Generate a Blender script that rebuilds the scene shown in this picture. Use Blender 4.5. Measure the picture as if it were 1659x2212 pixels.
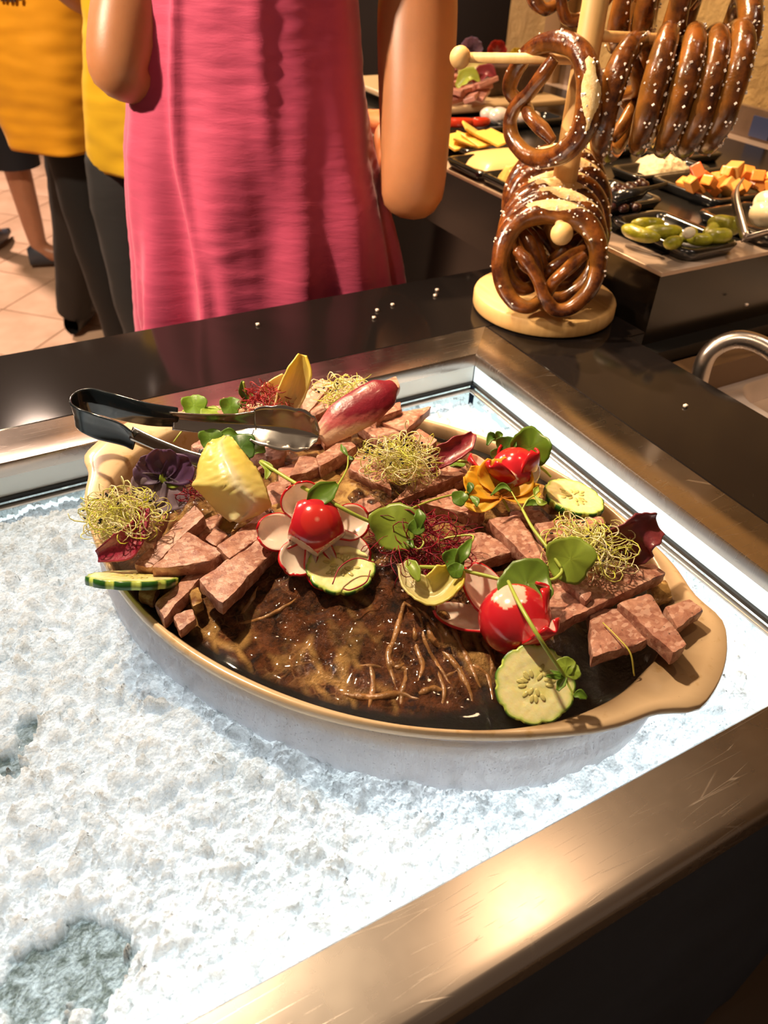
import bpy, bmesh, math, random
import numpy as np
from math import sin, cos, pi, radians, sqrt, atan2, hypot
from mathutils import Vector, Matrix, noise, Quaternion
random.seed(7); RNG = np.random.default_rng(7)
S = bpy.context.scene
for o in list(bpy.data.objects): bpy.data.objects.remove(o, do_unlink=True)

# ------------------------------------------------------------------ camera
CAMZ = 1.35
FPX = 1661.0
def _rot(yaw, pitch, roll):
    fwd = Vector((sin(yaw)*cos(pitch), cos(yaw)*cos(pitch), -sin(pitch)))
    r0 = Vector((cos(yaw), -sin(yaw), 0)); u0 = r0.cross(fwd)
    return (r0*cos(roll)+u0*sin(roll), -r0*sin(roll)+u0*cos(roll), fwd)
RX, UX, FX = _rot(radians(30.302), radians(38.458), radians(2.698))
CP = Vector((0, 0, CAMZ))
cd = bpy.data.cameras.new('camera'); cam = bpy.data.objects.new('camera', cd)
S.collection.objects.link(cam); S.camera = cam
M = Matrix((RX, UX, -FX)).transposed().to_4x4(); M.translation = CP
cam.matrix_world = M
cd.sensor_fit = 'VERTICAL'; cd.sensor_height = 32; cd.lens = FPX/2212*32
cd.clip_start = .02; cd.clip_end = 60
cd.dof.use_dof = True; cd.dof.focus_distance = .62; cd.dof.aperture_fstop = 8.5
# world, exposure
w = bpy.data.worlds.new('world'); S.world = w; w.use_nodes = True
w.node_tree.nodes['Background'].inputs[0].default_value = (.42, .28, .19, 1)
w.node_tree.nodes['Background'].inputs[1].default_value = .32
S.view_settings.view_transform = 'Standard'; S.view_settings.look = 'None'
S.view_settings.gamma = 1; S.view_settings.use_curve_mapping = False
S.view_settings.exposure = 0.0
# lamps: warm ceiling spots above the counter, out of the frame, with added fills last
def spot(name, loc, to, power, size=60, blend=.5, rad=.05, col=(1, .70, .43)):
    l = bpy.data.lights.new(name, 'SPOT'); l.energy = power; l.spot_size = radians(size); l.spot_blend = blend
    l.shadow_soft_size = rad; l.color = col
    o = bpy.data.objects.new(name, l); S.collection.objects.link(o); o.location = loc
    o.rotation_euler = (Vector(to)-Vector(loc)).to_track_quat('-Z', 'Y').to_euler()
    o['kind'] = 'structure'
    return o
spot('overhead_spot', (-.10, 1.25, 2.55), (.28, .46, .92), 215, 46, .6, .045, (1, .76, .50))
spot('overhead_spot', (.80, .56, 2.45), (.40, .30, .9), 9.5, 46, .8, .05, (1, .66, .38))
spot('overhead_spot', (-1.35, 1.25, 2.2), (.34, 1.15, 1.0), 330, 36, .6, .05, (1, .78, .58))
spot('overhead_spot', (-.45, .0, 2.4), (.72, .78, 1.08), 42, 22, .8, .05, (1, .74, .5))
spot('overhead_spot', (.55, 1.55, 2.5), (.8, .85, 1.0), 230, 42, .5, .022, (1, .66, .36))
spot('overhead_spot', (1.05, 2.0, 2.5), (1.2, 1.35, .97), 110, 60, .5, .05, (1, .70, .42))
spot('overhead_spot', (.95, .9, 2.6), (1.55, 1.0, 1.2), 48, 60, .6, .05, (1, .66, .34))
spot('overhead_spot', (-.6, 1.6, 2.6), (.25, 2.3, 1.1), 230, 50, .5, .08, (1, .78, .55))
spot('overhead_spot', (-.7, 5.0, 2.7), (.1, 3.4, 0), 620, 100, .6, .12, (1, .72, .56))

spot('overhead_spot', (1.15, .35, 2.4), (1.0, .52, .8), 26, 34, .7, .05, (1, .78, .6))  # fill added to brighten the sink steel, no known fixture
spot('overhead_spot', (.10, 3.35, 2.5), (.10, .76, .9), 50, 26, .7, .12, (1, .74, .58))  # added only for a soft glow on the back left rail
# ------------------------------------------------------------------ helpers
def ray(px, py): return RX*((px-829.5)/FPX) - UX*((py-1106.0)/FPX) + FX
def P(px, py, z=.9):            # point of the plane of height z
    d = ray(px, py); return CP + d*((z-CAMZ)/d.z)
def Y(px, py, y):
    d = ray(px, py); return CP + d*(y/d.y)
def D(px, py, dep): return CP + ray(px, py)*dep
def J(p):
    v_ = Vector(p)-CP; d = v_.dot(FX); return 829.5+FPX*v_.dot(RX)/d, 1106.0-FPX*v_.dot(UX)/d
def tag(o, label=None, cat=None, group=None, kind=None):
    if label: o['label'] = label
    if cat: o['category'] = cat
    if group: o['group'] = group
    if kind: o['kind'] = kind
    return o
def empty(name, loc, label=None, cat=None, group=None, kind=None, rot=None):
    o = bpy.data.objects.new(name, None); S.collection.objects.link(o)
    o.location = loc; o.empty_display_size = .01
    if rot is not None: o.rotation_euler = rot
    return tag(o, label, cat, group, kind)
def wloc(o):
    v = Vector(o.location)
    return v + (wloc(o.parent) if o.parent else Vector((0, 0, 0)))
def mk(name, V, F, mat, parent=None, smooth=True, local=False, cols=None, mats=None, fmat=None):
    """one mesh object; V in world space (or in the parent's space when local)"""
    V = np.array([tuple(v) for v in V], float) if not isinstance(V, np.ndarray) else V
    if local: org = np.zeros(3)
    else: org = (V.min(0)+V.max(0))/2
    me = bpy.data.meshes.new(name)
    me.from_pydata((V-org).tolist() if not isinstance(F, np.ndarray) else (V-org), [], F if not isinstance(F, np.ndarray) else F.tolist())
    for m in (mats or [mat]): me.materials.append(m)
    if fmat is not None: me.polygons.foreach_set('material_index', fmat)
    me.polygons.foreach_set('use_smooth', [smooth]*len(me.polygons))
    if cols is not None:
        a = me.color_attributes.new('Col', 'FLOAT_COLOR', 'POINT')
        c = np.ones((len(V), 4)); c[:, :3] = np.array(cols)[:, :3]
        a.data.foreach_set('color', c.ravel())
    me.update()
    o = bpy.data.objects.new(name, me); S.collection.objects.link(o)
    if parent:
        o.parent = parent
        if not local: o.location = Vector(org)-wloc(parent)
    else: o.location = Vector(org)
    return o
def fixn(o):
    bm = bmesh.new(); bm.from_mesh(o.data); bmesh.ops.recalc_face_normals(bm, faces=bm.faces); bm.to_mesh(o.data); bm.free(); return o
def bevel(o, wd, seg=2, ang=40):
    m = o.modifiers.new('b', 'BEVEL'); m.width = wd; m.segments = seg; m.limit_method = 'ANGLE'; m.angle_limit = radians(ang); m.harden_normals = False; return o
def solid(o, t, off=0, mo=0, mr=0):
    m = o.modifiers.new('s', 'SOLIDIFY'); m.thickness = t; m.offset = off; m.material_offset = mo; m.material_offset_rim = mr; return o
def subs(o, n=1):
    m = o.modifiers.new('u', 'SUBSURF'); m.levels = n; m.render_levels = n; return o
def join(parts):
    V = []; F = []
    for v, f in parts:
        n = len(V); V += [tuple(a) for a in v]; F += [tuple(i+n for i in q) for q in f]
    return V, F
def box(x0, x1, y0, y1, z0, z1):
    V = [(x, y, z) for x in (x0, x1) for y in (y0, y1) for z in (z0, z1)]
    return V, [(0, 1, 3, 2), (4, 6, 7, 5), (0, 4, 5, 1), (2, 3, 7, 6), (0, 2, 6, 4), (1, 5, 7, 3)]
def prism(pts, z0, z1):
    n = len(pts); V = [(p[0], p[1], z0) for p in pts]+[(p[0], p[1], z1) for p in pts]
    F = [tuple(reversed(range(n))), tuple(range(n, 2*n))]+[(i, (i+1) % n, (i+1) % n+n, i+n) for i in range(n)]
    return V, F
def cat(pts, n=8):              # smooth curve through points
    pts = [Vector(p) for p in pts]; out = []
    q = [pts[0]*2-pts[1]]+pts+[pts[-1]*2-pts[-2]]
    for i in range(1, len(q)-2):
        a, b, c, d = q[i-1:i+3]
        for k in range(n):
            t = k/n
            out.append(.5*((2*b)+(c-a)*t+(2*a-5*b+4*c-d)*t*t+(3*b-a-3*c+d)*t**3))
    out.append(pts[-1]); return out
def interp(a, n):
    a = list(a); x = np.linspace(0, len(a)-1, n); return np.interp(x, range(len(a)), a)
def tube(pts, rad, n=8, cap=True, squash=None):
    pts = [Vector(p) for p in pts]; m = len(pts)
    r = [rad]*m if isinstance(rad, (int, float)) else interp(rad, m)
    V = []; F = []; t0 = (pts[1]-pts[0]).normalized()
    ref = t0.orthogonal().normalized()
    for i, p in enumerate(pts):
        t = (pts[min(i+1, m-1)]-pts[max(i-1, 0)])
        t = t.normalized() if t.length > 1e-9 else t0
        ref = (ref-t*ref.dot(t)).normalized(); b = t.cross(ref)
        for k in range(n):
            a = 2*pi*k/n; V.append(p+(ref*cos(a)+b*sin(a))*r[i])
    for i in range(m-1):
        for k in range(n):
            F.append((i*n+k, i*n+(k+1) % n, (i+1)*n+(k+1) % n, (i+1)*n+k))
    if cap:
        F.append(tuple(reversed(range(n)))); F.append(tuple(range((m-1)*n, m*n)))
    return V, F
def grid(fn, nu, nv, wrap=False):
    V = [Vector(fn(i/(nu-1), j/(nv-1) if not wrap else j/nv)) for i in range(nu) for j in range(nv)]
    F = []
    for i in range(nu-1):
        for j in range(nv if wrap else nv-1):
            k = (j+1) % nv; F.append((i*nv+j, i*nv+k, (i+1)*nv+k, (i+1)*nv+j))
    return V, F
def sphere(c, r, nu=10, nv=14, sc=(1, 1, 1), rot=None):
    c = Vector(c)
    def f(a, b):
        v = Vector((sin(pi*a)*cos(2*pi*b)*sc[0], sin(pi*a)*sin(2*pi*b)*sc[1], cos(pi*a)*sc[2]))*r
        if rot is not None: v = rot @ v
        return c+v
    return grid(f, nu, nv, True)
def nz(p, s=1.0, k=0): return noise.noise(Vector(p)*s+Vector((k*7.3, k*3.1, k*1.7)))
def basis(n, hint=(0, 0, 1)):
    n = Vector(n).normalized(); h = Vector(hint)
    if abs(n.dot(h)) > .95: h = Vector((1, 0, 0))
    x = h.cross(n).normalized(); y = n.cross(x); return x, y, n
VH = Vector((sin(radians(30.3)), cos(radians(30.3)), 0))      # horizontal heading, away from the photographer
VR = Vector((VH.y, -VH.x, 0))
UP = Vector((0, 0, 1))
def tilt(t, side=0): return (UP*cos(radians(t)) - VH*sin(radians(t)) + VR*sin(radians(side))).normalized()

# ------------------------------------------------------------------ materials
class NT:
    def __init__(s, name):
        s.m = bpy.data.materials.new(name); s.m.use_nodes = True; s.t = s.m.node_tree; s.n = s.t.nodes; s.l = s.t.links
        s.b = s.n['Principled BSDF']; s.out = s.n['Material Output']; s.tc = s.n.new('ShaderNodeTexCoord')
    def new(s, typ, **k):
        nd = s.n.new(typ)
        for a, b in k.items(): setattr(nd, a, b)
        return nd
    def link(s, a, b): s.l.new(a, b)
    def setv(s, **k):
        for a, b in k.items():
            i = s.b.inputs[a.replace('_', ' ')]
            i.default_value = (*b, 1) if isinstance(b, tuple) and len(b) == 3 and i.type == 'RGBA' else b
    def coord(s, sc=(1, 1, 1), rot=(0, 0, 0), kind='Object', rnd=False):
        mp = s.new('ShaderNodeMapping'); mp.inputs['Scale'].default_value = sc; mp.inputs['Rotation'].default_value = rot
        s.link(s.tc.outputs[kind], mp.inputs[0])
        if rnd:
            oi = s.new('ShaderNodeObjectInfo'); ml = s.new('ShaderNodeVectorMath', operation='SCALE'); ml.inputs[0].default_value = (13, 7, 5)
            s.link(oi.outputs['Random'], ml.inputs['Scale']); s.link(ml.outputs[0], mp.inputs['Location'])
        return mp.outputs[0]
    def noise(s, v, scale, det=4, rough=.55, dist=0):
        nd = s.new('ShaderNodeTexNoise'); nd.inputs['Scale'].default_value = scale; nd.inputs['Detail'].default_value = det
        nd.inputs['Roughness'].default_value = rough; nd.inputs['Distortion'].default_value = dist; s.link(v, nd.inputs['Vector']); return nd.outputs[0]
    def vor(s, v, scale, feat='F1', out=0, rnd=1):
        nd = s.new('ShaderNodeTexVoronoi', feature=feat); nd.inputs['Scale'].default_value = scale; nd.inputs['Randomness'].default_value = rnd
        s.link(v, nd.inputs['Vector']); return nd.outputs[out]
    def ramp(s, f, stops, interp='LINEAR'):
        r = s.new('ShaderNodeValToRGB'); cr = r.color_ramp; cr.interpolation = interp
        while len(cr.elements) < len(stops): cr.elements.new(.5)
        for e, (p, c) in zip(cr.elements, stops):
            e.position = p; e.color = (*c, 1) if isinstance(c, tuple) else (c, c, c, 1)
        s.link(f, r.inputs[0]); return r.outputs[0]
    def mix(s, f, a, b, mode='MIX'):
        m = s.new('ShaderNodeMix', data_type='RGBA', blend_type=mode)
        for x, i in ((f, 0), (a, 6), (b, 7)):
            if isinstance(x, (int, float)): m.inputs[i].default_value = x
            elif isinstance(x, tuple): m.inputs[i].default_value = (*x, 1)
            else: s.link(x, m.inputs[i])
        return m.outputs[2]
    def math(s, op, a, b=0.0):
        m = s.new('ShaderNodeMath', operation=op)
        for x, i in ((a, 0), (b, 1)):
            if isinstance(x, (int, float)): m.inputs[i].default_value = x
            else: s.link(x, m.inputs[i])
        return m.outputs[0]
    def bump(s, h, st=.3, dist=.001):
        b = s.new('ShaderNodeBump'); b.inputs['Strength'].default_value = st; b.inputs['Distance'].default_value = dist
        s.link(h, b.inputs['Height']); s.link(b.outputs[0], s.b.inputs['Normal']); return b.outputs[0]
    def base(s, c): s.link(c, s.b.inputs['Base Color'])
    def attr(s, nm='Col'):
        a = s.new('ShaderNodeAttribute', attribute_name=nm); return a.outputs['Color']
def simple(name, col, rough=.5, metal=0, sss=0, coat=0, bump=None, var=0, rnd=False, spec=.5):
    t = NT(name); t.setv(Roughness=rough, Metallic=metal)
    t.setv(Specular_IOR_Level=spec)
    if coat: t.setv(Coat_Weight=coat, Coat_Roughness=.08)
    if sss: t.setv(Subsurface_Weight=sss, Subsurface_Scale=.006, Subsurface_Radius=(1, .5, .3))
    v = t.coord(rnd=rnd)
    if var:
        n = t.noise(v, var[0] if isinstance(var, tuple) else 30, 4)
        k = var[1] if isinstance(var, tuple) else var
        t.base(t.mix(t.ramp(n, [(.3, 0.0), (.7, 1.0)]), tuple(c*(1-k) for c in col), tuple(min(1, c*(1+k)) for c in col)))
    else: t.setv(Base_Color=col)
    if bump: t.bump(t.noise(v, bump[0], 5), bump[1], bump[2])
    return t.m
def vcolmat(name, rough=.4, sss=0, bump=None, transl=0, spec=.5, coat=0, var=None):
    t = NT(name); c = t.attr(); v = t.coord()
    if var: c = t.mix(var[1], c, t.ramp(t.noise(v, var[0], 4), [(.3, .25), (.7, .95)]), 'OVERLAY')
    t.base(c); t.setv(Roughness=rough, Specular_IOR_Level=spec)
    if coat: t.setv(Coat_Weight=coat, Coat_Roughness=.1)
    if sss: t.setv(Subsurface_Weight=sss, Subsurface_Scale=.004, Subsurface_Radius=(1, .6, .3))
    if bump: t.bump(t.noise(v, bump[0], 5), bump[1], bump[2])
    if transl:
        tr = t.new('ShaderNodeBsdfTranslucent'); t.link(c, tr.inputs[0]); mx = t.new('ShaderNodeMixShader'); mx.inputs[0].default_value = transl
        t.link(t.b.outputs[0], mx.inputs[1]); t.link(tr.outputs[0], mx.inputs[2]); t.link(mx.outputs[0], t.out.inputs[0])
    return t.m

def steelmat(name, base=(.50, .43, .37), rough=.25, scratch=.5, grain=(4, 700, 4)):
    t = NT(name); t.setv(Metallic=1.0)
    v = t.coord()
    br = t.noise(t.coord(grain), 1.0, 3)
    t.base(t.mix(t.ramp(t.noise(v, 5, 3, .5), [(.3, 0.0), (.7, 1.0)]), tuple(c*.92 for c in base), base))
    r0 = t.ramp(t.noise(v, 11, 5, .6), [(.3, rough*.92), (.75, rough*1.18)])
    h = t.math('MULTIPLY', br, .05)
    if scratch:
        tot = None
        for k, a in enumerate((.35, 1.3, 1.75, 2.6)):
            s_ = t.vor(t.coord((2.6+k, 42+20*k, 10), (0, 0, a)), 1.0, 'DISTANCE_TO_EDGE')
            m_ = t.ramp(t.noise(t.coord((1, 1, 1), (0, 0, k)), 10+5*k, 3), [(.54, 0.0), (.66, 1.0)])
            s_ = t.math('MULTIPLY', t.ramp(s_, [(0, 1.0), (.0065, 0.0)]), m_)
            tot = s_ if tot is None else t.math('ADD', tot, s_)
        h = t.math('ADD', t.math('MULTIPLY', tot, scratch), h)
        r0 = t.math('ADD', r0, t.math('MULTIPLY', tot, .2))
    t.link(r0, t.b.inputs['Roughness'])
    t.bump(h, .12, .0005)
    return t.m
STEEL = steelmat('brushed_steel', (.52, .46, .41), .26)
STEELD = steelmat('steel_plain', (.55, .48, .42), .28, 0)
t = NT('black_granite'); v = t.coord(kind='Object')
sp = t.ramp(t.vor(v, 260, 'F1'), [(0.02, 1.0), (.10, 0.0)]); msk = t.ramp(t.noise(v, 90, 2), [(.6, 0.0), (.7, 1.0)])
t.base(t.mix(t.math('MULTIPLY', sp, msk), (.009, .007, .0065), (.10, .09, .08))); t.setv(Roughness=.09, Specular_IOR_Level=.16)
GRANITE = t.m
CABINET = simple('navy_cabinet', (.045, .068, .11), .45, var=(4, .3))
WALLGLASS = simple('white_glass', (.84, .90, .87), .18)
MIRROR = simple('well_mirror', (.80, .86, .83), .08, 1)
RUBBER = simple('black_rubber', (.02, .02, .02), .4)
t = NT('light_panel'); e = t.new('ShaderNodeEmission'); e.inputs[0].default_value = (.86, .95, 1, 1); e.inputs[1].default_value = 1.45
t.link(e.outputs[0], t.out.inputs[0]); LIGHT = t.m
t = NT('glowing_glass'); e = t.new('ShaderNodeEmission'); e.inputs[0].default_value = (.93, 1, .97, 1); e.inputs[1].default_value = 1.15  # white wall glass given a glow of its own
t.link(e.outputs[0], t.out.inputs[0]); GLOWGLASS = t.m

# ------------------------------------------------------------------ room shell
def floor_tiles():
    root = empty('floor', (0, 0, 0), kind='structure')
    g = box(-3.2, 3.2, -1.6, 6.6, -.05, -.006); mk('grout', *g, simple('grout', (.20, .15, .11), .8), root, False)
    s = .33; base = None; a = radians(45); ca, sa = cos(a), sin(a)
    TM = NT('floor_tile'); v = TM.coord((1, 1, 1), rnd=True)
    TM.base(TM.mix(TM.ramp(TM.noise(v, 5, 5, .6), [(.35, 0.0), (.65, 1.0)]), (.56, .36, .24), (.74, .50, .36))); TM.setv(Roughness=.42)
    V, F = box(-s/2+.003, s/2-.003, -s/2+.003, s/2-.003, -.006, 0)
    me = None
    for i in range(-3, 22):
        for j in range(-14, 12):
            x = (i*ca-j*sa)*s+.1; y = (i*sa+j*ca)*s+1.2
            if not (-1.0 < x < 1.5 and 1.7 < y < 6.2): continue
            if me is None:
                o = mk('tile', V, F, TM.m, root, False, local=True); me = o.data
                b = bmesh.new(); b.from_mesh(me); bmesh.ops.rotate(b, verts=b.verts, matrix=Matrix.Rotation(a, 3, 'Z')); b.to_mesh(me); b.free()
            else:
                o = bpy.data.objects.new('tile', me); S.collection.objects.link(o); o.parent = root
            o.location = (x, y, 0)
floor_tiles()
t = NT('stucco'); v = t.coord()
t.base(t.mix(t.ramp(t.noise(v, 6, 5), [(.35, 0.0), (.65, 1.0)]), (.46, .29, .095), (.62, .42, .15))); t.setv(Roughness=.8)
t.bump(t.noise(v, 26, 8, .62, .6), .8, .012); STUCCO = t.m
def wallgrid():
    def f(a, b):
        y = -1.6+a*3.75; z = b*2.9
        return (1.60+.006*nz((0, y, z), 7)+.004*nz((3, y, z), 19), y, z)
    return grid(f, 180, 140)
o = mk('wall_right', *wallgrid(), STUCCO); solid(o, .12, -1); o['kind'] = 'structure'
DARKW = simple('unlit_room_black', (.012, .008, .006), .7)  # near-black colour stands in for the unlit room past the opening
tag(mk('wall_back', *box(-3.2, 3.2, 6.6, 6.72, 0, 2.9), simple('beige_wall', (.42, .30, .2), .8)), kind='structure')
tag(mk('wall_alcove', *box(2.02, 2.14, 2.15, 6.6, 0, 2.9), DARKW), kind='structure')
tag(mk('wall_pillar', *box(1.60, 2.14, 2.03, 2.15, 0, 2.9), STUCCO, smooth=False), kind='structure')
o = mk('trim_1', *box(1.555, 1.60, 1.86, 1.93, .9, 2.9), simple('wood_trim', (.36, .22, .1), .5)); bevel(o, .004); o['kind'] = 'structure'
tag(mk('wall_left', *box(-3.3, -3.2, -1.6, 6.7, 0, 2.9), simple('beige_wall_b', (.42, .30, .2), .8)), kind='structure')

# ------------------------------------------------------------------ counter with ice well
WX0, WX1, WY0, WY1 = -.42, .546, .167, .7205      # inner opening
OX1, OY0, OY1 = .606, .107, .786                    # outer edge of steel
ctr = empty('display_counter', (0, .5, 0), 'black granite serving counter with a steel framed glowing ice well', 'counter')
parts = [prism([(-1.5, OY1), (.80, OY1), (.80, .964), (-1.5, .964)], .862, .9),
         prism([(OX1, OY0), (.769, OY0), (.769, .68), (.80, .68), (.80, OY1), (OX1, OY1)], .862, .9)]
for q in parts: bevel(mk('granite_top', *q, GRANITE, ctr, False), .0025, 2)
mk('cabinet_body', *join([box(-1.5, .76, .75, .95, 0, .86), box(.62, .76, .13, .75, 0, .86), box(-1.5, .62, .112, .125, 0, .884)]), CABINET, ctr, False)
# steel frame swept round the opening, each side with its own width
def frame_side(kind):
    zt = .9
    if kind == 'front':
        prof = [(WY0+.002, .885), (WY0, zt-.001), (WY0-.0015, zt+.0012)]+[(OY0+.006+(WY0-OY0-.01)*k, zt+.0012) for k in (.8, .5, .2, .05)]
        prof += [(OY0+.005*(1-sin(a)), zt+.0012-.006*(1-cos(a))) for a in (0.4, .8, 1.2, pi/2)]+[(OY0-.001, .884), (OY0+.006, .880)]
        def q(i, s):
            y, z = prof[i]; x = WX1+(WY0-y)*(OX1-WX1)/(WY0-OY0) if s else -1.5
            return (x, y, z)
        n = len(prof); V = [q(i, s) for i in range(n) for s in (0, 1)]
    elif kind == 'back':
        prof = [(WY1, .885), (WY1, zt-.001), (WY1+.0015, zt+.0012), (OY1-.002, zt+.0012), (OY1, zt-.0005)]
        n = len(prof); V = []
        for y, z in prof:
            for s in (0, 1): V.append((WX1+(y-WY1)*(OX1-WX1)/(OY1-WY1) if s else -1.5, y, z))
    else:
        prof = [(WX1, .885), (WX1, zt-.001), (WX1+.0015, zt+.0012), (OX1-.002, zt+.0012), (OX1, zt-.0005), (OX1, .884)]
        n = len(prof); V = []
        for x, z in prof:
            k = (x-WX1)/(OX1-WX1)
            for s in (0, 1): V.append((x, WY1+k*(OY1-WY1) if s else WY0-k*(WY0-OY0), z))
    F = [(2*i, 2*i+1, 2*i+3, 2*i+2) for i in range(n-1)]
    return V, F
for k in ('front', 'back', 'right'):
    o = mk('steel_rail', *frame_side(k), STEEL, ctr, True); fixn(o); m = o.modifiers.new('e', 'EDGE_SPLIT'); m.split_angle = radians(50)
o = mk('steel_rail', *box(WX0-.06, WX0, OY0+.001, OY1-.001, .885, .9008), STEEL, ctr, False); bevel(o, .0015)
mk('granite_top', *box(-1.5, WX0-.06, OY0+.012, OY1, .862, .9004), GRANITE, ctr, False)
# well walls: lit glass strip above, seal, mirror glass below
mk('well_wall', *box(WX1+.001, WX1+.006, WY0, WY1, .862, .8995), GLOWGLASS, ctr, False)
mk('well_wall', *box(WX0, WX1, WY1+.001, WY1+.006, .862, .8995), WALLGLASS, ctr, False)
mk('well_wall', *box(WX1+.004, WX1+.009, WY0, WY1, .76, .862), MIRROR, ctr, False)
mk('well_wall', *box(WX0, WX1, WY1+.004, WY1+.009, .76, .862), MIRROR, ctr, False)
mk('well_wall', *box(WX0, WX1, WY0-.006, WY0-.002, .76, .884), WALLGLASS, ctr, False)
mk('well_wall', *box(WX0-.006, WX0-.001, WY0, WY1, .76, .885), WALLGLASS, ctr, False)
mk('seal_strip', *join([box(WX1-.003, WX1+.006, WY0, WY1, .8585, .8625), box(WX0, WX1, WY1-.003, WY1+.006, .8585, .8625)]), RUBBER, ctr, False)
o = mk('support_rail', *join([box(WX1-.011, WX1-.004, WY0, WY1-.004, .854, .8575), box(WX0, WX1-.004, WY1-.011, WY1-.004, .854, .8575)]), STEELD, ctr, False); bevel(o, .001)
mk('light_panel', *box(WX0, WX1, WY0, WY1, .765, .77), LIGHT, ctr, False)

t = NT('led_bar'); e = t.new('ShaderNodeEmission'); e.inputs[0].default_value = (.9, .97, 1, 1); e.inputs[1].default_value = 16.0
t.link(e.outputs[0], t.out.inputs[0])
mk('led_bar', *join([box(WX0, WX1, WY0+.004, WY0+.016, .772, .778), box(WX1-.016, WX1-.004, WY0, WY1, .772, .778)]), t.m, ctr, False)
# ------------------------------------------------------------------ ice
def hsh(ix, iy, k):
    n = (ix*374761393+iy*668265263+k*974711) & 0xffffffff
    n = ((n ^ (n >> 13))*1274126177) & 0xffffffff
    return ((n ^ (n >> 16)) & 0xffff)/65535.0
def worley(x, y, s, k):
    X = x*s; Yy = y*s; ix = np.floor(X).astype(np.int64); iy = np.floor(Yy).astype(np.int64)
    d1 = np.full(x.shape, 9.0); d2 = d1.copy(); idv = np.zeros(x.shape)
    for a in (-1, 0, 1):
        for b in (-1, 0, 1):
            cx = ix+a; cy = iy+b
            dx = cx+hsh(cx, cy, k)-X; dy = cy+hsh(cx, cy, k+5)-Yy
            d = np.sqrt(dx*dx+dy*dy); h = hsh(cx, cy, k+9)
            c = d < d1
            d2 = np.where(c, d1, np.minimum(d2, d)); idv = np.where(c, h, idv); d1 = np.where(c, d, d1)
    return d1, d2, idv
def vnoise(x, y, s, k):
    X = x*s; Yy = y*s; ix = np.floor(X).astype(np.int64); iy = np.floor(Yy).astype(np.int64)
    fx = X-ix; fy = Yy-iy; fx = fx*fx*(3-2*fx); fy = fy*fy*(3-2*fy)
    a = hsh(ix, iy, k); b = hsh(ix+1, iy, k); c = hsh(ix, iy+1, k); d = hsh(ix+1, iy+1, k)
    return (a*(1-fx)+b*fx)*(1-fy)+(c*(1-fx)+d*fx)*fy
def gauss(x, y, c, r): return np.exp(-((x-c[0])**2+(y-c[1])**2)/(r*r))
MELT = [(P(120, 2085, .86), .023), (P(215, 2120, .86), .021), (P(60, 2130, .86), .016), (P(180, 2025, .86), .014), (P(5, 1650, .86), .014), (P(60, 1570, .86), .012)]
def ice_h(x, y):
    wx = x+.006*(vnoise(x, y, 90, 3)-.5); wy = y+.006*(vnoise(x, y, 90, 8)-.5)
    a1, a2, i1 = worley(wx, wy, 55, 1); b1, b2, i2 = worley(wx, wy, 125, 2); c1, c2, i3 = worley(wx, wy, 300, 4)
    dome1 = np.sqrt(np.clip(1-a1*a1*.9, 0, 1)); dome2 = np.sqrt(np.clip(1-b1*b1*.9, 0, 1)); dome3 = np.sqrt(np.clip(1-c1*c1*.9, 0, 1))
    k1, _, j1 = worley(wx+.013, wy+.007, 80, 31); chunk = (np.sqrt(np.clip(1-k1*k1*2.2, 0, 1)))*(j1 > .55)
    h = .0080*dome1*(.3+.7*i1)+.0060*dome2*(.3+.7*i2)+.0034*dome3*i3+.006*chunk*j1+.004*(vnoise(x, y, 30, 6)-.5)
    base = .8485+.010*(vnoise(x, y, 7, 11)-.5)
    base = base+.010*gauss(x, y, P(300, 1700, .86), .16)
    edge = np.minimum(WX1-x, WY1-y); base = base-.024*np.exp(-(edge/.035)**2)
    melt = np.zeros(x.shape)
    for c, r in MELT: melt += gauss(x, y, c, r*(.8+.5*vnoise(x, y, 60, 15)))
    m = np.clip((melt+.55*(vnoise(x, y, 160, 21)-.5)+.35*(i2-.5)-.5)*6, 0, 1)
    return (base+h)*(1-m)+(.850+.0012*dome2+.001*dome3)*m, m, b2-b1
nx, ny = 800, 530
gx, gy = np.meshgrid(np.linspace(WX0+.001, WX1-.0005, nx), np.linspace(WY0+.0005, WY1-.0005, ny), indexing='ij')
gz, gm, ge = ice_h(gx, gy)
# coarse lookup for resting things on the ice
V = np.stack([gx.ravel(), gy.ravel(), gz.ravel()], 1)
ii, jj = np.meshgrid(np.arange(nx-1), np.arange(ny-1), indexing='ij'); q = (ii*ny+jj).ravel()
F = np.stack([q, q+ny, q+ny+1, q+1], 1)
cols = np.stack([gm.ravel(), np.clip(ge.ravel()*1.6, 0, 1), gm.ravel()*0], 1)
t = NT('crushed_ice'); v = t.coord(); at = t.attr(); sep = t.new('ShaderNodeSeparateColor'); t.link(at, sep.inputs[0])
cl = t.mix(t.ramp(t.noise(v, 60, 5, .6), [(.35, 0.0), (.62, 1.0)]), (.76, .79, .80), (.93, .95, .955))
cl = t.mix(t.ramp(t.noise(v, 16, 3, .5), [(.5, 0.0), (.75, .5)]), cl, (.62, .67, .68))
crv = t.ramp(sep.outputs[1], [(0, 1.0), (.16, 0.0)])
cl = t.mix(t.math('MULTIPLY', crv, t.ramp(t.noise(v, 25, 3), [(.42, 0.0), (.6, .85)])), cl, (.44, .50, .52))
wet = t.mix(t.ramp(t.noise(v, 110, 5, .7, .8), [(.4, 0.0), (.68, 1.0)]), (.13, .15, .13), (.50, .56, .57))
cl = t.mix(sep.outputs[0], cl, wet); t.base(cl)
t.link(t.ramp(sep.outputs[0], [(0, .28), (1, .08)]), t.b.inputs['Roughness']); t.setv(Specular_IOR_Level=.6)
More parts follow.
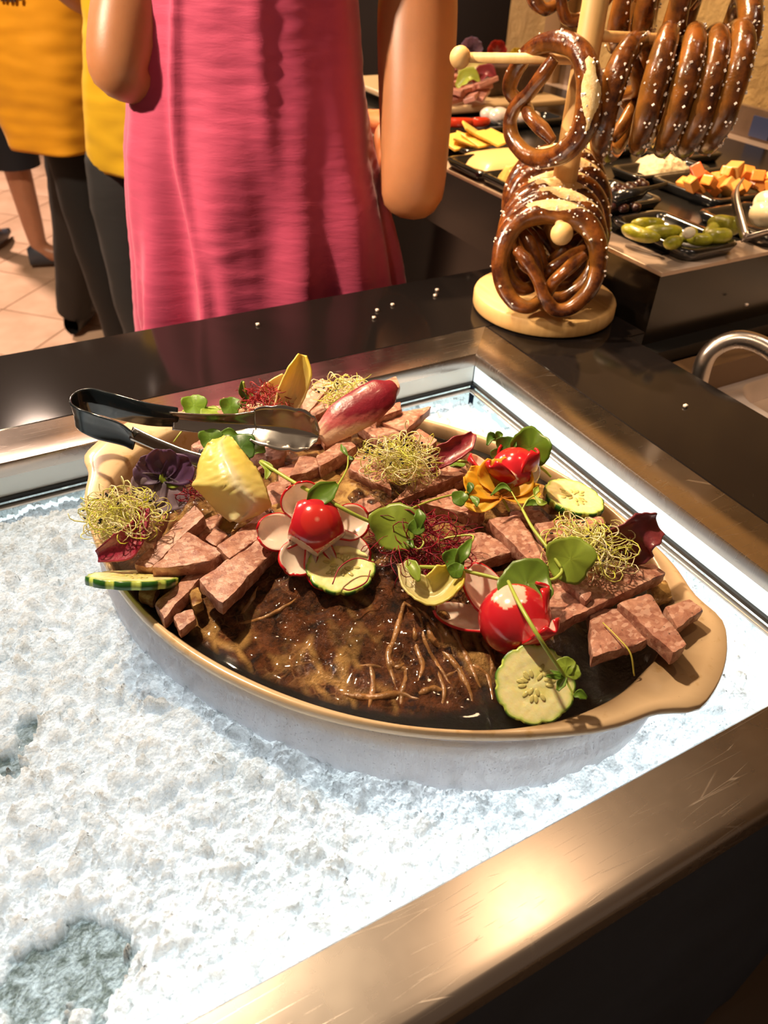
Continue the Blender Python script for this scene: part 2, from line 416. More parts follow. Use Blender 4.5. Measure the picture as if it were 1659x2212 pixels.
bn = t.bump(t.math('ADD', t.noise(v, 300, 5, .7), t.vor(v, 420)), 1.0, .0022)
tr = t.new('ShaderNodeBsdfTranslucent'); t.link(cl, tr.inputs[0]); t.link(bn, tr.inputs['Normal'])
mx = t.new('ShaderNodeMixShader'); mx.inputs[0].default_value = .70
t.link(t.b.outputs[0], mx.inputs[1]); t.link(tr.outputs[0], mx.inputs[2]); t.link(mx.outputs[0], t.out.inputs[0])
ICE = t.m
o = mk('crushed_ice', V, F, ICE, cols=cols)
tag(o, 'bed of crushed white ice glowing in the steel framed well', 'ice', kind='stuff')

# ------------------------------------------------------------------ oval platter and clear bowl
PC = Vector((.2478, .447, 0)); PYAW = -1.0021; PB, PA, PW = .1911, .2886, .049; RZ = .925
def L2W(u, v, z): return Vector((PC.x+u*cos(PYAW)-v*sin(PYAW), PC.y+u*sin(PYAW)+v*cos(PYAW), z))
def W2L(x, y):
    dx, dy = x-PC.x, y-PC.y; return dx*cos(PYAW)+dy*sin(PYAW), -dx*sin(PYAW)+dy*cos(PYAW)
outl = []                                          # outer outline, a lemon shape with squared ends
us = np.linspace(-1, 1, 121)
top = [(PA*u, PW+(PB-PW)*(1-abs(u)**2.09)) for u in us]
for u, v in top:
    # slight flare of the two handles
    k = max(0, (abs(u)/PA-.90)/.10); outl.append((u, v-.010*math.exp(-((abs(u)-PA*.93)/.018)**2)+.004*k))
end = [(PA+.009*(1-(v/PW)**2), v) for v in np.linspace(PW, -PW, 15)[1:-1]]
outl = outl[::-1]                                  # from +u to -u along +v
loop = [(u, v) for u, v in outl]+[(-a, b) for a, b in end]+[(u, -v) for u, v in outl[::-1]]+[(a, -b) for a, b in end]
# resample into equal angles
def radial(loop, n=240):
    a = np.array([atan2(v, u) for u, v in loop]); r = np.array([hypot(u, v) for u, v in loop])
    i = np.argsort(a); a = a[i]; r = r[i]
    th = np.linspace(-pi, pi, n, endpoint=False)
    return th, np.interp(th, a, r, period=2*pi)
TH, RO = radial(loop)
RO = (np.roll(RO, 1)+2*RO+np.roll(RO, -1))/4
def body_r(th, a, b):                              # inner rim line
    c, s = abs(cos(th)), abs(sin(th)); return 1/((c/a)**2.05+(s/b)**2.05)**(1/2.05)
RI = np.array([min(body_r(x, .252, .1835), ro-.0055) for x, ro in zip(TH, RO)])
def ring(rs, z): return [L2W(r*cos(a), r*sin(a), z) for a, r in zip(TH, rs)]
def loft(rings, close0=True, close1=True):
    n = len(rings[0]); V = [p for r in rings for p in r]; F = []
    for i in range(len(rings)-1):
        for k in range(n): F.append((i*n+k, i*n+(k+1) % n, (i+1)*n+(k+1) % n, (i+1)*n+k))
    if close0: F.append(tuple(range(n)))
    if close1: F.append(tuple(reversed(range((len(rings)-1)*n, len(rings)*n))))
    return V, F
rings = [ring(RI*.72, .878), ring(RI*.86, .8785), ring(RI*.93, .884), ring(RI*.965, .898), ring(RI*.985, .914), ring(RI*.997, .922),
         ring(RI+.0012, RZ-.0006), ring(RI*.7+RO*.3, RZ+.0004), ring(RI*.3+RO*.7, RZ+.0004), ring(RO-.0014, RZ-.0002), ring(RO-.0002, RZ-.002), ring(RO, RZ-.006), ring(RO-.002, RZ-.0088),
         ring(np.minimum(RI+.002, RO-.006), RZ-.0105), ring(RI*.99, .905), ring(RI*.93, .880), ring(RI*.85, .873), ring(RI*.7, .872)]
t = NT('stoneware_glaze'); v = t.coord(); geo = t.new('ShaderNodeNewGeometry')
c1 = t.mix(t.ramp(t.noise(v, 12, 4), [(.35, 0.0), (.65, 1.0)]), (.64, .44, .25), (.74, .54, .33))
c1 = t.mix(t.ramp(t.noise(v, 60, 4, .6), [(.60, 0.0), (.72, .7)]), c1, (.50, .30, .10))
c1 = t.mix(t.attr(), c1, (.10, .05, .02))
c1 = t.mix(t.ramp(t.vor(v, 160), [(.04, .9), (.09, 0.0)]), c1, t.mix(t.ramp(t.noise(v, 30), [(.55, 0.0), (.62, 1.0)]), c1, (.15, .08, .04)))
t.base(c1); t.setv(Roughness=.22, Coat_Weight=.3); t.bump(t.noise(v, 90, 3), .08, .001)
pl_v, pl_f = loft(rings)
stain = []
for rr in range(len(rings)):
    for k in range(len(TH)):
        w_ = 0
        if rr <= 7: w_ = [1, 1, 1, 1, .8, .5, .3, .06][rr]*(1+.5*nz((cos(TH[k])*6, sin(TH[k])*6, 0), 1))
        if 4 <= rr <= 9 and abs(TH[k]) < .75: w_ = max(w_, [.95, .85, .75, .55, .16, .02][rr-4]*(1+.6*nz((cos(TH[k])*9, sin(TH[k])*9, 0), 1)))
        w_ = max(0, min(1, w_))
        if TH[k] > pi*.62 or TH[k] < -pi*.80: w_ *= .12        # the dish is still clean at its far left end
        # the underside edge is bare brown clay
        if rr in (12, 13): w_ = .55
        stain.append((w_, w_, w_))
plat = empty('oval_platter', L2W(0, 0, .872), 'beige glazed oval stoneware platter with squared ends holding the terrine', 'platter')
o = mk('dish', pl_v, pl_f, t.m, plat, cols=stain); fixn(o)
# clear bowl
def rr(f, z, k=0): return [L2W(r*cos(a), r*sin(a), z+.0006*sin(a*9+k)) for a, r in zip(TH, np.array([body_r(x, .262*f, .1835*f) for x in TH]))]
bowl = empty('clear_bowl', L2W(0, 0, .842), 'clear oval acrylic tub with condensation holding the platter above the ice', 'bowl')
zs = [(.995, .9125), (1.0, .911), (.992, .902), (.985, .892), (.990, .888), (1.012, .884), (1.010, .874), (1.004, .862), (.998, .852), (.99, .842)]
inn = [(.97, .845), (.98, .852), (.985, .864), (.988, .878), (.970, .888), (.968, .9), (.985, .9125)]
t = NT('clear_acrylic'); v = t.coord((1, 1, 3))
t.setv(Base_Color=(.95, .95, .98), Roughness=.06, IOR=1.3, Transmission_Weight=.8)
dr = t.ramp(t.vor(t.coord(), 330), [(0, 1.0), (.25, 0.0)])
t.bump(t.math('ADD', t.math('MULTIPLY', dr, .35), t.noise(t.coord((1, 1, .35)), 85, 4, .6)), .9, .004)
tr = t.new('ShaderNodeBsdfTranslucent'); tr.inputs[0].default_value = (.95, .94, 1, 1); mx = t.new('ShaderNodeMixShader'); mx.inputs[0].default_value = .38
t.link(t.b.outputs[0], mx.inputs[1]); t.link(tr.outputs[0], mx.inputs[2]); t.link(mx.outputs[0], t.out.inputs[0])
o = mk('tub', *loft([rr(f, z, i) for i, (f, z) in enumerate(zs+inn+zs[:1])], False, False), t.m, bowl); fixn(o)

# ------------------------------------------------------------------ terrine in its jelly (fills the dish)
def mound(u, v):
    e = min(1, hypot(u/.252, v/.1835)); s = max(0, 1-e**2.6)
    m = .020*math.exp(-((u+.02)/.17)**4-((v)/.15)**4)+.007*math.exp(-((u-.01)/.16)**2-((v-.02)/.08)**2)
    mask = max(0, min(1, (.955-e)/.07))*max(0, min(1, (.215+.35*v-u)/.06))*max(0, min(1, (u+.225)/.03))
    return .9125+m*s, mask
def jz(u, v, k):
    p = L2W(u, v, 0); z, m = mound(u, v)
    far = max(0, min(1, (-u-.14)/.08)); z -= .030*far
    w_ = max(0, 1-k**6)
    lum = nz(p, 45)*.0035+nz(p, 110, 2)*.0022+abs(nz(p, 28, 5))*.004
    st = abs(nz((u*60, v*14, 0), 1, 9))*.005*m
    rip = .0035*nz((u*75, v*22, 3), 1, 11)*m; z += (lum*(.35+m)+st+rip)*w_
    if k > .97: z = min(z, .9160) if far < .01 else z
    return z, m
def jelly():
    V = []; C = []; nr = 130; n = len(TH)
    for k in np.linspace(0, 1, nr):
        for a, ri in zip(TH, RI):
            r = ri*(.02+.972*k); u, v = r*cos(a), r*sin(a); z, m = jz(u, v, k)
            V.append(L2W(u, v, z)); C.append((m, min(1, m*1.2), 0))
    F = []
    for i in range(nr-1):
        for k in range(n): F.append((i*n+k, i*n+(k+1) % n, (i+1)*n+(k+1) % n, (i+1)*n+k))
    F.append(tuple(range(n)))
    return V, F, C
t = NT('jellied_terrine'); v = t.coord(); at = t.attr(); sep = t.new('ShaderNodeSeparateColor'); t.link(at, sep.inputs[0])
wv = t.new('ShaderNodeVectorMath', operation='ADD'); nn = t.new('ShaderNodeTexNoise'); nn.inputs['Scale'].default_value = 40; t.link(v, nn.inputs['Vector'])
sc = t.new('ShaderNodeVectorMath', operation='SCALE'); sc.inputs['Scale'].default_value = .012; t.link(nn.outputs['Color'], sc.inputs[0]); t.link(v, wv.inputs[0]); t.link(sc.outputs[0], wv.inputs[1])
mp = t.new('ShaderNodeMapping'); mp.inputs['Scale'].default_value = (1, .40, 1); mp.inputs['Rotation'].default_value = (0, 0, -.55); t.link(wv.outputs[0], mp.inputs[0])
ed = t.vor(mp.outputs[0], 52, 'DISTANCE_TO_EDGE'); ed2 = t.vor(wv.outputs[0], 120, 'DISTANCE_TO_EDGE')
vein = t.math('MULTIPLY', t.ramp(ed, [(0, 1.0), (.06, .75), (.17, 0.0)]), t.ramp(t.noise(v, 13, 4), [(.44, 0.0), (.54, 1.0)]))
vein2 = t.math('MULTIPLY', t.ramp(ed2, [(0, .9), (.10, 0.0)]), t.ramp(t.noise(v, 24, 3), [(.50, 0.0), (.62, .55)]))
body = t.mix(t.ramp(t.noise(v, 80, 6, .7), [(.36, 0.0), (.64, 1.0)]), (.016, .006, .003), (.19, .064, .022))
body = t.mix(t.ramp(t.noise(v, 11, 3), [(.52, 0.0), (.66, .5)]), body, (.24, .11, .045))
body = t.mix(vein, body, (.50, .29, .10)); body = t.mix(vein2, body, (.42, .22, .085))
jl = t.mix(t.ramp(t.noise(v, 60, 5, .7), [(.55, 0.0), (.85, .5)]), (.004, .003, .0025), (.055, .042, .036))
t.base(t.mix(t.ramp(sep.outputs[0], [(.15, 0.0), (.75, 1.0)]), jl, body))
t.setv(Roughness=.13, Specular_IOR_Level=.5, Coat_Weight=.35, Coat_Roughness=.05)
t.bump(t.math('ADD', t.noise(v, 270, 5, .7), t.math('MULTIPLY', t.noise(v, 75, 3, .5, .6), 1.1)), 1.0, .0038)
TERR = t.m
jv, jf, jc = jelly()
o = mk('jellied_terrine', jv, jf, TERR, cols=jc); fixn(o)
tag(o, 'dark glossy jellied terrine filling the oval platter under the slices', 'terrine')
def ztop(p):
    u, v = W2L(p.x, p.y); return mound(u, v)[0]

def surf(px, py, lift=0):
    z = .925
    for _ in range(5):
        p = P(px, py, z); u, v = W2L(p.x, p.y); ri = np.interp(atan2(v, u), TH, RI, period=2*pi); z = jz(u, v, min(1, (hypot(u, v)/ri-.02)/.972))[0]+lift
    return P(px, py, z)
FATM = simple('caul_fat', (.29, .14, .048), .2, coat=.6, bump=(160, .7, .003), var=(60, .4)); fat = []; rs = random.Random(21)
NET = [((870, 1300), (850, 1380), (836, 1422), (858, 1500)), ((872, 1302), (905, 1330), (925, 1400), (962, 1462), (1002, 1532)), ((905, 1312), (942, 1352), (960, 1412), (948, 1450)),
 ((925, 1342), (936, 1382), (982, 1432), (1012, 1482), (1022, 1524)), ((970, 1342), (992, 1382), (1012, 1432), (1042, 1500)), ((858, 1442), (880, 1452), (868, 1500), (866, 1542)), ((800, 1440), (808, 1482), (800, 1532)),
 ((758, 1444), (800, 1438), (838, 1446)), ((1012, 1432), (1050, 1462), (1072, 1532)), ((940, 1442), (962, 1492), (950, 1532)), ((836, 1422), (858, 1442), (884, 1430)), ((962, 1462), (985, 1450), (1000, 1440)),
 ((500, 1352), (560, 1338), (612, 1312), (648, 1290)), ((520, 1330), (545, 1300), (560, 1262)), ((905, 1500), (930, 1490), (962, 1492)), ((745, 1500), (800, 1508), (858, 1500), (905, 1512)), ((1042, 1380), (1062, 1420), (1060, 1470)), ((890, 1345), (900, 1400), (910, 1440), (900, 1480))]
for k in range(16):
    x, y_ = rs.uniform(600, 1040), rs.uniform(1330, 1490); q = [(x, y_)]; a = rs.uniform(.6, 2.4)
    for m in range(3): a += rs.uniform(-.5, .5); x += 24*cos(a); y_ += 24*abs(sin(a)); q.append((x, min(y_, 1535)))
    None
for q in NET:
    c = cat([surf(x+8*(noise.noise(Vector((x*.05, y_*.05, 1)))), y_, 0) for x, y_ in q], 9); r0 = rs.uniform(.0015, .0025)
    c = [surf(*J(p), -.0013)+noise.noise_vector(p*200)*.0005 for p in c]
    fat.append(tube(c, [r0*.6, r0*1.2, r0, r0*1.3, r0*.9, r0*.5], 7))
ft = mk('caul_fat', *join(fat), FATM, o); ft['kind'] = 'stuff'
# ------------------------------------------------------------------ terrine slices
t = NT('terrine_meat'); v = t.coord(rnd=True)
nn = t.noise(v, 95, 5, .65, .8); ch = t.vor(t.coord((1, 1.5, 1), (0, 0, .5), rnd=True), 240, 'F1', 'Color')
chs = t.new('ShaderNodeSeparateColor'); t.link(ch, chs.inputs[0])
c = t.mix(t.ramp(nn, [(.36, 0.0), (.66, 1.0)]), (.32, .130, .088), (.55, .285, .20))
c = t.mix(t.ramp(chs.outputs[0], [(.64, 0.0), (.8, .5)]), c, (.72, .46, .36))
c = t.mix(t.ramp(chs.outputs[1], [(.74, 0.0), (.86, .5)]), c, (.24, .07, .05))
c = t.mix(t.math('MULTIPLY', t.ramp(t.vor(v, 260), [(.12, 1.0), (.22, 0.0)]), t.ramp(t.noise(v, 120, 2), [(.56, 0.0), (.62, .8)])), c, (.05, .035, .02))
t.base(c); t.setv(Roughness=.34, Specular_IOR_Level=.45, Subsurface_Weight=.12, Subsurface_Scale=.003, Subsurface_Radius=(1, .4, .25))
t.bump(t.noise(v, 330, 5, .65), .45, .0012); MEAT = t.m
t = NT('jelly_slice'); v = t.coord(rnd=True)
t.base(t.mix(t.ramp(t.noise(v, 60, 5, .6, .8), [(.38, 0.0), (.6, 1.0)]), (.17, .07, .022), (.56, .36, .13)))
t.setv(Roughness=.1, Coat_Weight=.6); t.bump(t.noise(v, 140, 4), .6, .002); JSL = t.m
SLG = 'terrine slices fanned out on the platter'
def slab(q, z, label, th=.0105, mat=None, rough=1.0, name='terrine_slice', lean=0, nx_=None):
    zz = z if isinstance(z, (list, tuple)) else [z]*4
    T = [P(x, y, a) for (x, y), a in zip(q, zz)]
    n = (T[2]-T[0]).cross(T[3]-T[1]).normalized()
    if n.z < 0: n = -n
    L1 = (T[1]-T[0]).length; L2 = (T[3]-T[0]).length
    n1 = max(3, int(max(L1, (T[2]-T[3]).length)/.0032)); n2 = max(3, int(max(L2, (T[2]-T[1]).length)/.0032)); n3 = 4
    k = random.random()*50
    bm = bmesh.new(); dic = {}
    def pt(a, b, c):
        key = (a, b, c)
        if key in dic: return dic[key]
        fa, fb, fc = a/n1, b/n2, c/n3
        # rounded corners: pull outermost rows in a little
        def sm(f, n, i): return f
        p = (T[0]*(1-fa)+T[1]*fa)*(1-fb)+(T[3]*(1-fa)+T[2]*fa)*fb
        p = p - n*th*fc
        cen = (T[0]+T[1]+T[2]+T[3])/4 - n*th*.5
        onb = (a in (0, n1))+(b in (0, n2))+(c in (0, n3))
        if onb >= 2: p = p+(cen-p).normalized()*.0007*(onb-1)
        d = noise.noise_vector(Vector(p)*70+Vector((k, k, k)))*.0011*rough+noise.noise_vector(Vector(p)*260+Vector((k, 0, k)))*.0006*rough
        edge_only = onb >= 1
        # torn notches along the rims
        if a in (0, n1) or b in (0, n2): p = p+(cen-p).normalized()*max(0, nz(p, 150, k))*.0016*rough
        dic[key] = bm.verts.new(p+d); return dic[key]
    def face(*ks):
        try: bm.faces.new([pt(*q_) for q_ in ks])
        except ValueError: pass
    for a in range(n1):
        for b in range(n2):
            face((a, b, 0), (a+1, b, 0), (a+1, b+1, 0), (a, b+1, 0)); face((a, b, n3), (a, b+1, n3), (a+1, b+1, n3), (a+1, b, n3))
    for c_ in range(n3):
        for a in range(n1):
            face((a, 0, c_), (a, 0, c_+1), (a+1, 0, c_+1), (a+1, 0, c_)); face((a, n2, c_), (a+1, n2, c_), (a+1, n2, c_+1), (a, n2, c_+1))
        for b in range(n2):
            face((0, b, c_), (0, b+1, c_), (0, b+1, c_+1), (0, b, c_+1)); face((n1, b, c_), (n1, b, c_+1), (n1, b+1, c_+1), (n1, b+1, c_))
    bmesh.ops.recalc_face_normals(bm, faces=bm.faces)
    bm.verts.index_update()
    V = [v_.co.copy() for v_ in bm.verts]; F = [[v_.index for v_ in f.verts] for f in bm.faces]; bm.free()
    o = mk(name, V, F, mat or MEAT)
    for p_ in o.data.polygons: p_.use_smooth = True
    m = o.modifiers.new('e', 'EDGE_SPLIT'); m.split_angle = radians(48)
    return tag(o, label, 'meat', SLG)
SL = [
 ([(427,1254),(478,1306),(617,1164),(590,1138)], .947, 'broad pink terrine slab with cracked top, nearest the platter\'s left front rim', .013),
 ([(466,1180),(492,1207),(602,1133),(574,1100)], .949, 'porous terrine slice pressed behind the broad cracked slab, left of the petalled radish'),
 ([(405,1147),(486,1192),(456,1214),(325,1229)], .946, 'pointed triangular terrine wedge with a white fat rim', .012),
 ([(421,1089),(443,1112),(324,1229),(286,1220)], [.950,.950,.936,.936], 'long brown-edged terrine slice leaning behind the triangular wedge', .014),
 ([(322,1095),(366,1092),(331,1182),(292,1157)], .943, 'short pink terrine slice with a torn end beside the left sprout nest', .012),
 ([(413,1230),(458,1222),(352,1339),(332,1303)], .934, 'terrine slice in the shade behind the left cucumber slice, touching the rim', .012),
 ([(371,1330),(416,1313),(424,1335),(386,1362)], .930, 'small crumbled terrine scrap against the front left rim', .010),
 ([(466,1133),(494,1155),(468,1178),(440,1166)], .940, 'short terrine end piece between the wedge and the porous slice', .014),
 ([(440,1120),(487,1100),(472,1140),(424,1166)], .935, 'dark terrine slice sunk under the big endive leaf', .012),
 ([(300,1262),(345,1266),(330,1300),(296,1285)], .925, 'pale terrine scrap lying under the left cucumber slice', .008),
 ([(572,1050),(616,1030),(627,1080),(588,1098)], .943, 'pink terrine piece right of the big endive leaf', .013),
 ([(545,1075),(580,1060),(590,1110),(560,1120)], .940, 'pink terrine piece tucked under the right edge of the big endive leaf', .012),
 ([(693,817),(721,826),(657,899),(619,884)], [.962,.962,.95,.95], 'upright terrine stick right of the standing yellow endive leaf', .014),
 ([(783,811),(796,834),(672,902),(666,880)], [.966,.966,.95,.95], 'long terrine stick under the rear pale sprout nest', .013),
 ([(815,826),(857,812),(865,834),(830,860)], .956, 'terrine tip sticking out behind the large red radicchio leaf', .010),
 ([(800,880),(867,867),(870,883),(812,903)], .955, 'thin terrine stick right below the large red radicchio leaf', .012),
 ([(868,888),(932,877),(874,934),(822,912)], .948, 'flat terrine slab nearest the glowing back corner of the well', .010),
 ([(770,918),(850,896),(874,938),(838,966)], .945, 'streaky terrine slice below the large red radicchio leaf', .013),
 ([(905,925),(947,948),(930,966),(880,945)], .940, 'curved terrine end piece behind the middle pale sprout nest', .011),
 ([(752,943),(771,962),(690,1008),(679,985)], .956, 'terrine stick with a torn top end pointing to the middle sprout nest', .014),
 ([(646,983),(683,987),(692,1009),(625,1030)], .953, 'jagged pink terrine stick above the petalled radish', .013),
 ([(600,1010),(645,1000),(650,1038),(600,1060)], .943, 'pink terrine lump between the endive leaf and the green shoot stem', .012),
 ([(765,985),(824,984),(848,1060),(752,1013)], .951, 'wide terrine slab under the left half of the middle sprout nest', .014),
 ([(918,1008),(994,1003),(1006,1021),(843,1088)], .950, 'long terrine slab under the right half of the middle sprout nest', .015),
 ([(805,1066),(827,1092),(775,1119),(742,1094)], .946, 'terrine piece behind the green shoot stem, right of the petalled radish', .012),
 ([(983,1053),(1050,1101),(1031,1118),(904,1083)], .951, 'terrine slice above the red beet sprouts, left of the orange flower', .014),
 ([(1052,1121),(1116,1109),(1194,1213),(1162,1226)], .952, 'long terrine slab with a brown crust flake, right of the red beet sprouts', .014),
 ([(1149,1126),(1300,1114),(1312,1128),(1178,1170)], .946, 'terrine slice below the right rear cucumber, under the sprouts', .012),
 ([(998,1152),(1052,1148),(1112,1190),(996,1230)], .943, 'moist terrine slice in front of the red beet sprouts', .012),
 ([(1100,1105),(1165,1100),(1190,1125),(1130,1140)], .940, 'terrine corner below the orange flower', .010),
 ([(965,1010),(1004,1000),(1013,1032),(982,1046)], .944, 'terrine lump left of the orange flower', .012),
 ([(1302,1219),(1416,1217),(1439,1237),(1178,1362)], .947, 'very long terrine slab crossing the right end, in front of the right sprouts', .011),
 ([(1184,1262),(1270,1240),(1290,1300),(1180,1345)], .945, 'broad terrine slab right of the front radish, under the long slab', .011),
 ([(1215,1252),(1265,1240),(1284,1286),(1268,1299)], .953, 'short terrine chunk lying on the very long slab', .010),
 ([(1270,1312),(1340,1312),(1402,1382),(1280,1422)], .940, 'terrine slab with a fine yellow sprout lying on it', .011),
 ([(1336,1299),(1402,1281),(1487,1393),(1456,1412)], .949, 'terrine slab pointing at the platter\'s right front rim', .013),
 ([(1435,1310),(1490,1291),(1521,1316),(1462,1357)], .942, 'rightmost terrine piece, with a torn top, beside the right rim', .011),
 ([(410,962),(462,930),(480,936),(436,985)], .945, 'terrine piece seen between the two tong arms', .012),
 ([(528,982),(568,966),(584,1000),(548,1022)], .942, 'dark terrine piece right of the big endive leaf tip', .012),
 ([(565,965),(620,955),(614,992),(578,996)], .947, 'ragged pink terrine piece under the tong head', .012),
 ([(465,890),(482,856),(506,868),(498,902)], .955, 'small terrine piece behind the tongs, left of the rear red sprouts', .010),
 ([(272,1052),(312,1046),(322,1086),(288,1088)], .938, 'pink terrine piece between the left sprouts and the purple flower', .010),
 ([(690,930),(745,915),(760,940),(700,955)], .944, 'terrine piece in front of the red radicchio leaf base', .012),
 ([(620,895),(690,905),(720,935),(640,940)], .946, 'terrine slice partly under the scalloped tong head', .012),
 ([(860,905),(900,920),(890,950),(846,935)], .938, 'terrine piece between the rear slab and the middle sprouts', .010),
 ([(500,940),(560,930),(570,960),(510,975)], .935, 'terrine piece in shade under the tong arm', .012),
 ([(700,860),(745,835),(770,865),(715,885)], .950, 'terrine piece under the rear pale sprout nest', .012),
]
for s_ in SL: slab(s_[0], s_[1], s_[2], s_[3] if len(s_) > 3 else .0115)
slab([(655,1036),(705,1010),(800,1050),(748,1098)], .942, 'glossy tan jelly-coated slice behind the petalled radish', .012, JSL)
slab([(499,1150),(528,1104),(576,1092),(562,1120)], .947, 'jelly-topped brown slice below the big endive leaf', .014, JSL)
slab([(580,1095),(625,1075),(650,1100),(600,1130)], .943, 'clear jelly lump between endive leaf and petalled radish', .010, JSL)
slab([(402,1272),(428,1262),(440,1300),(418,1312)], .932, 'dark jelly cube between two front left slices', .010, JSL)
slab([(1130,1040),(1175,1045),(1230,1090),(1190,1095)], .938, 'brown glazed slice left of the rear cucumber', .010, JSL)
slab([(1400,1265),(1440,1250),(1455,1290),(1415,1300)], .930, 'orange-brown jelly lump right of the very long slab', .008, JSL)

# ------------------------------------------------------------------ cucumber slices
def mcuc():
    t = NT('cucumber_flesh'); v = t.coord(); at = t.attr(); t.base(t.mix(.35, at, t.ramp(t.noise(v, 260, 4), [(.35, .35), (.65, .75)]), 'OVERLAY'))
    t.setv(Roughness=.16, Specular_IOR_Level=.6, Subsurface_Weight=.3, Subsurface_Scale=.004); t.bump(t.noise(v, 330, 4), .35, .0008); return t.m
CUCF = mcuc(); CUCR = vcolmat('cucumber_rind', .3); SEED = simple('cucumber_seed', (.62, .56, .20), .2)
def cucumber(c, n, R, th, label, spin=0, dome=.0, flap=None):
    x, y, n = basis(n); c = Vector(c)
    root = empty('cucumber_slice', c, label, 'cucumber', 'cucumber slices on the terrine')
    def rad(a): return R*(1+.085*(abs(cos(5.5*a+spin))**.5-.75)+.014*sin(3*a+spin)+.006*sin(17*a))
    nr, na = 14, 132
    def f(k, b):
        a = 2*pi*b; r = rad(a)*.955*k
        return c+x*(r*cos(a))+y*(r*sin(a))+n*(.0004*nz((r*cos(a)*200, r*sin(a)*200, spin), 1)-.0003*(k < .55))
    V, F = grid(f, nr, na, True)
    C = []
    for i in range(nr):
        for j in range(na):
            k = i/(nr-1); a = 2*pi*j/na
            core = max(0, 1-abs(k-.30)/.28)*(.6+.4*cos(3*a+spin)) if k < .6 else 0
            cc = Vector((.92, .86, .44)).lerp(Vector((.78, .74, .26)), min(1, core)).lerp(Vector((.50, .64, .14)), max(0, (k-.90)/.10))
            C.append(cc)
    mk('flesh', V, F, CUCF, root, cols=C)
    prof = [(.95, .0), (1.0, -.06), (1.005, -.5), (.99, -.95), (.93, -1.0), (0.02, -1.0)]
    def g(k, b):
        i = min(len(prof)-1, int(round(k*(len(prof)-1)))); a = 2*pi*b; r = rad(a)*prof[i][0]
        return c+x*(r*cos(a))+y*(r*sin(a))+n*(th*prof[i][1])
    V, F = grid(g, len(prof), na, True); C = []
    for i in range(len(prof)):
        for j in range(na):
            a = 2*pi*j/na; s_ = cos(11*a+2*spin)
            dark = Vector((.018, .10, .012)); lite = Vector((.50, .62, .12))
            cc = dark if s_ > -.30 else lite
            if i == 0: cc = Vector((.30, .46, .08)) if s_ > -.3 else lite
            if i >= 4: cc = lite
            C.append(cc)
    mk('rind', V, F, CUCR, root, cols=C)
    sd = []
    rs_ = random.Random(int(spin*10))
    for k in range(3):
        for m in range(6):
            a = 2*pi*(k/3)+spin/3+(m-2.5)*.26+rs_.uniform(-.1, .1); r = R*rs_.uniform(.18, .46)
            p = c+x*(r*cos(a))+y*(r*sin(a))-n*.0002
            rt = Matrix((x*cos(a)+y*sin(a), -x*sin(a)+y*cos(a), n)).transposed()
            sd.append(sphere(p, .0021, 6, 10, (1.5, .75, .25), rt))
    mk('seeds', *join(sd), SEED, root)
    return root
c1 = P(290, 1243, .9375); cucumber(c1, tilt(-36, 0), .034, .0068, 'thin-edged cucumber slice jutting over the left front rim', .4)
cucumber(P(737, 1221, .945), tilt(9, 0), .0268, .004, 'cucumber slice under the petalled radish', 1.0)
cucumber(P(1155, 1478, .938), tilt(36, -6), .0268, .004, 'nearest cucumber slice, leaning at the front of the platter', 2.0)
cucumber(P(1241, 1071, .949), tilt(-3, 9), .0268, .0062, 'rearmost cucumber slice by the right back rim', .2)

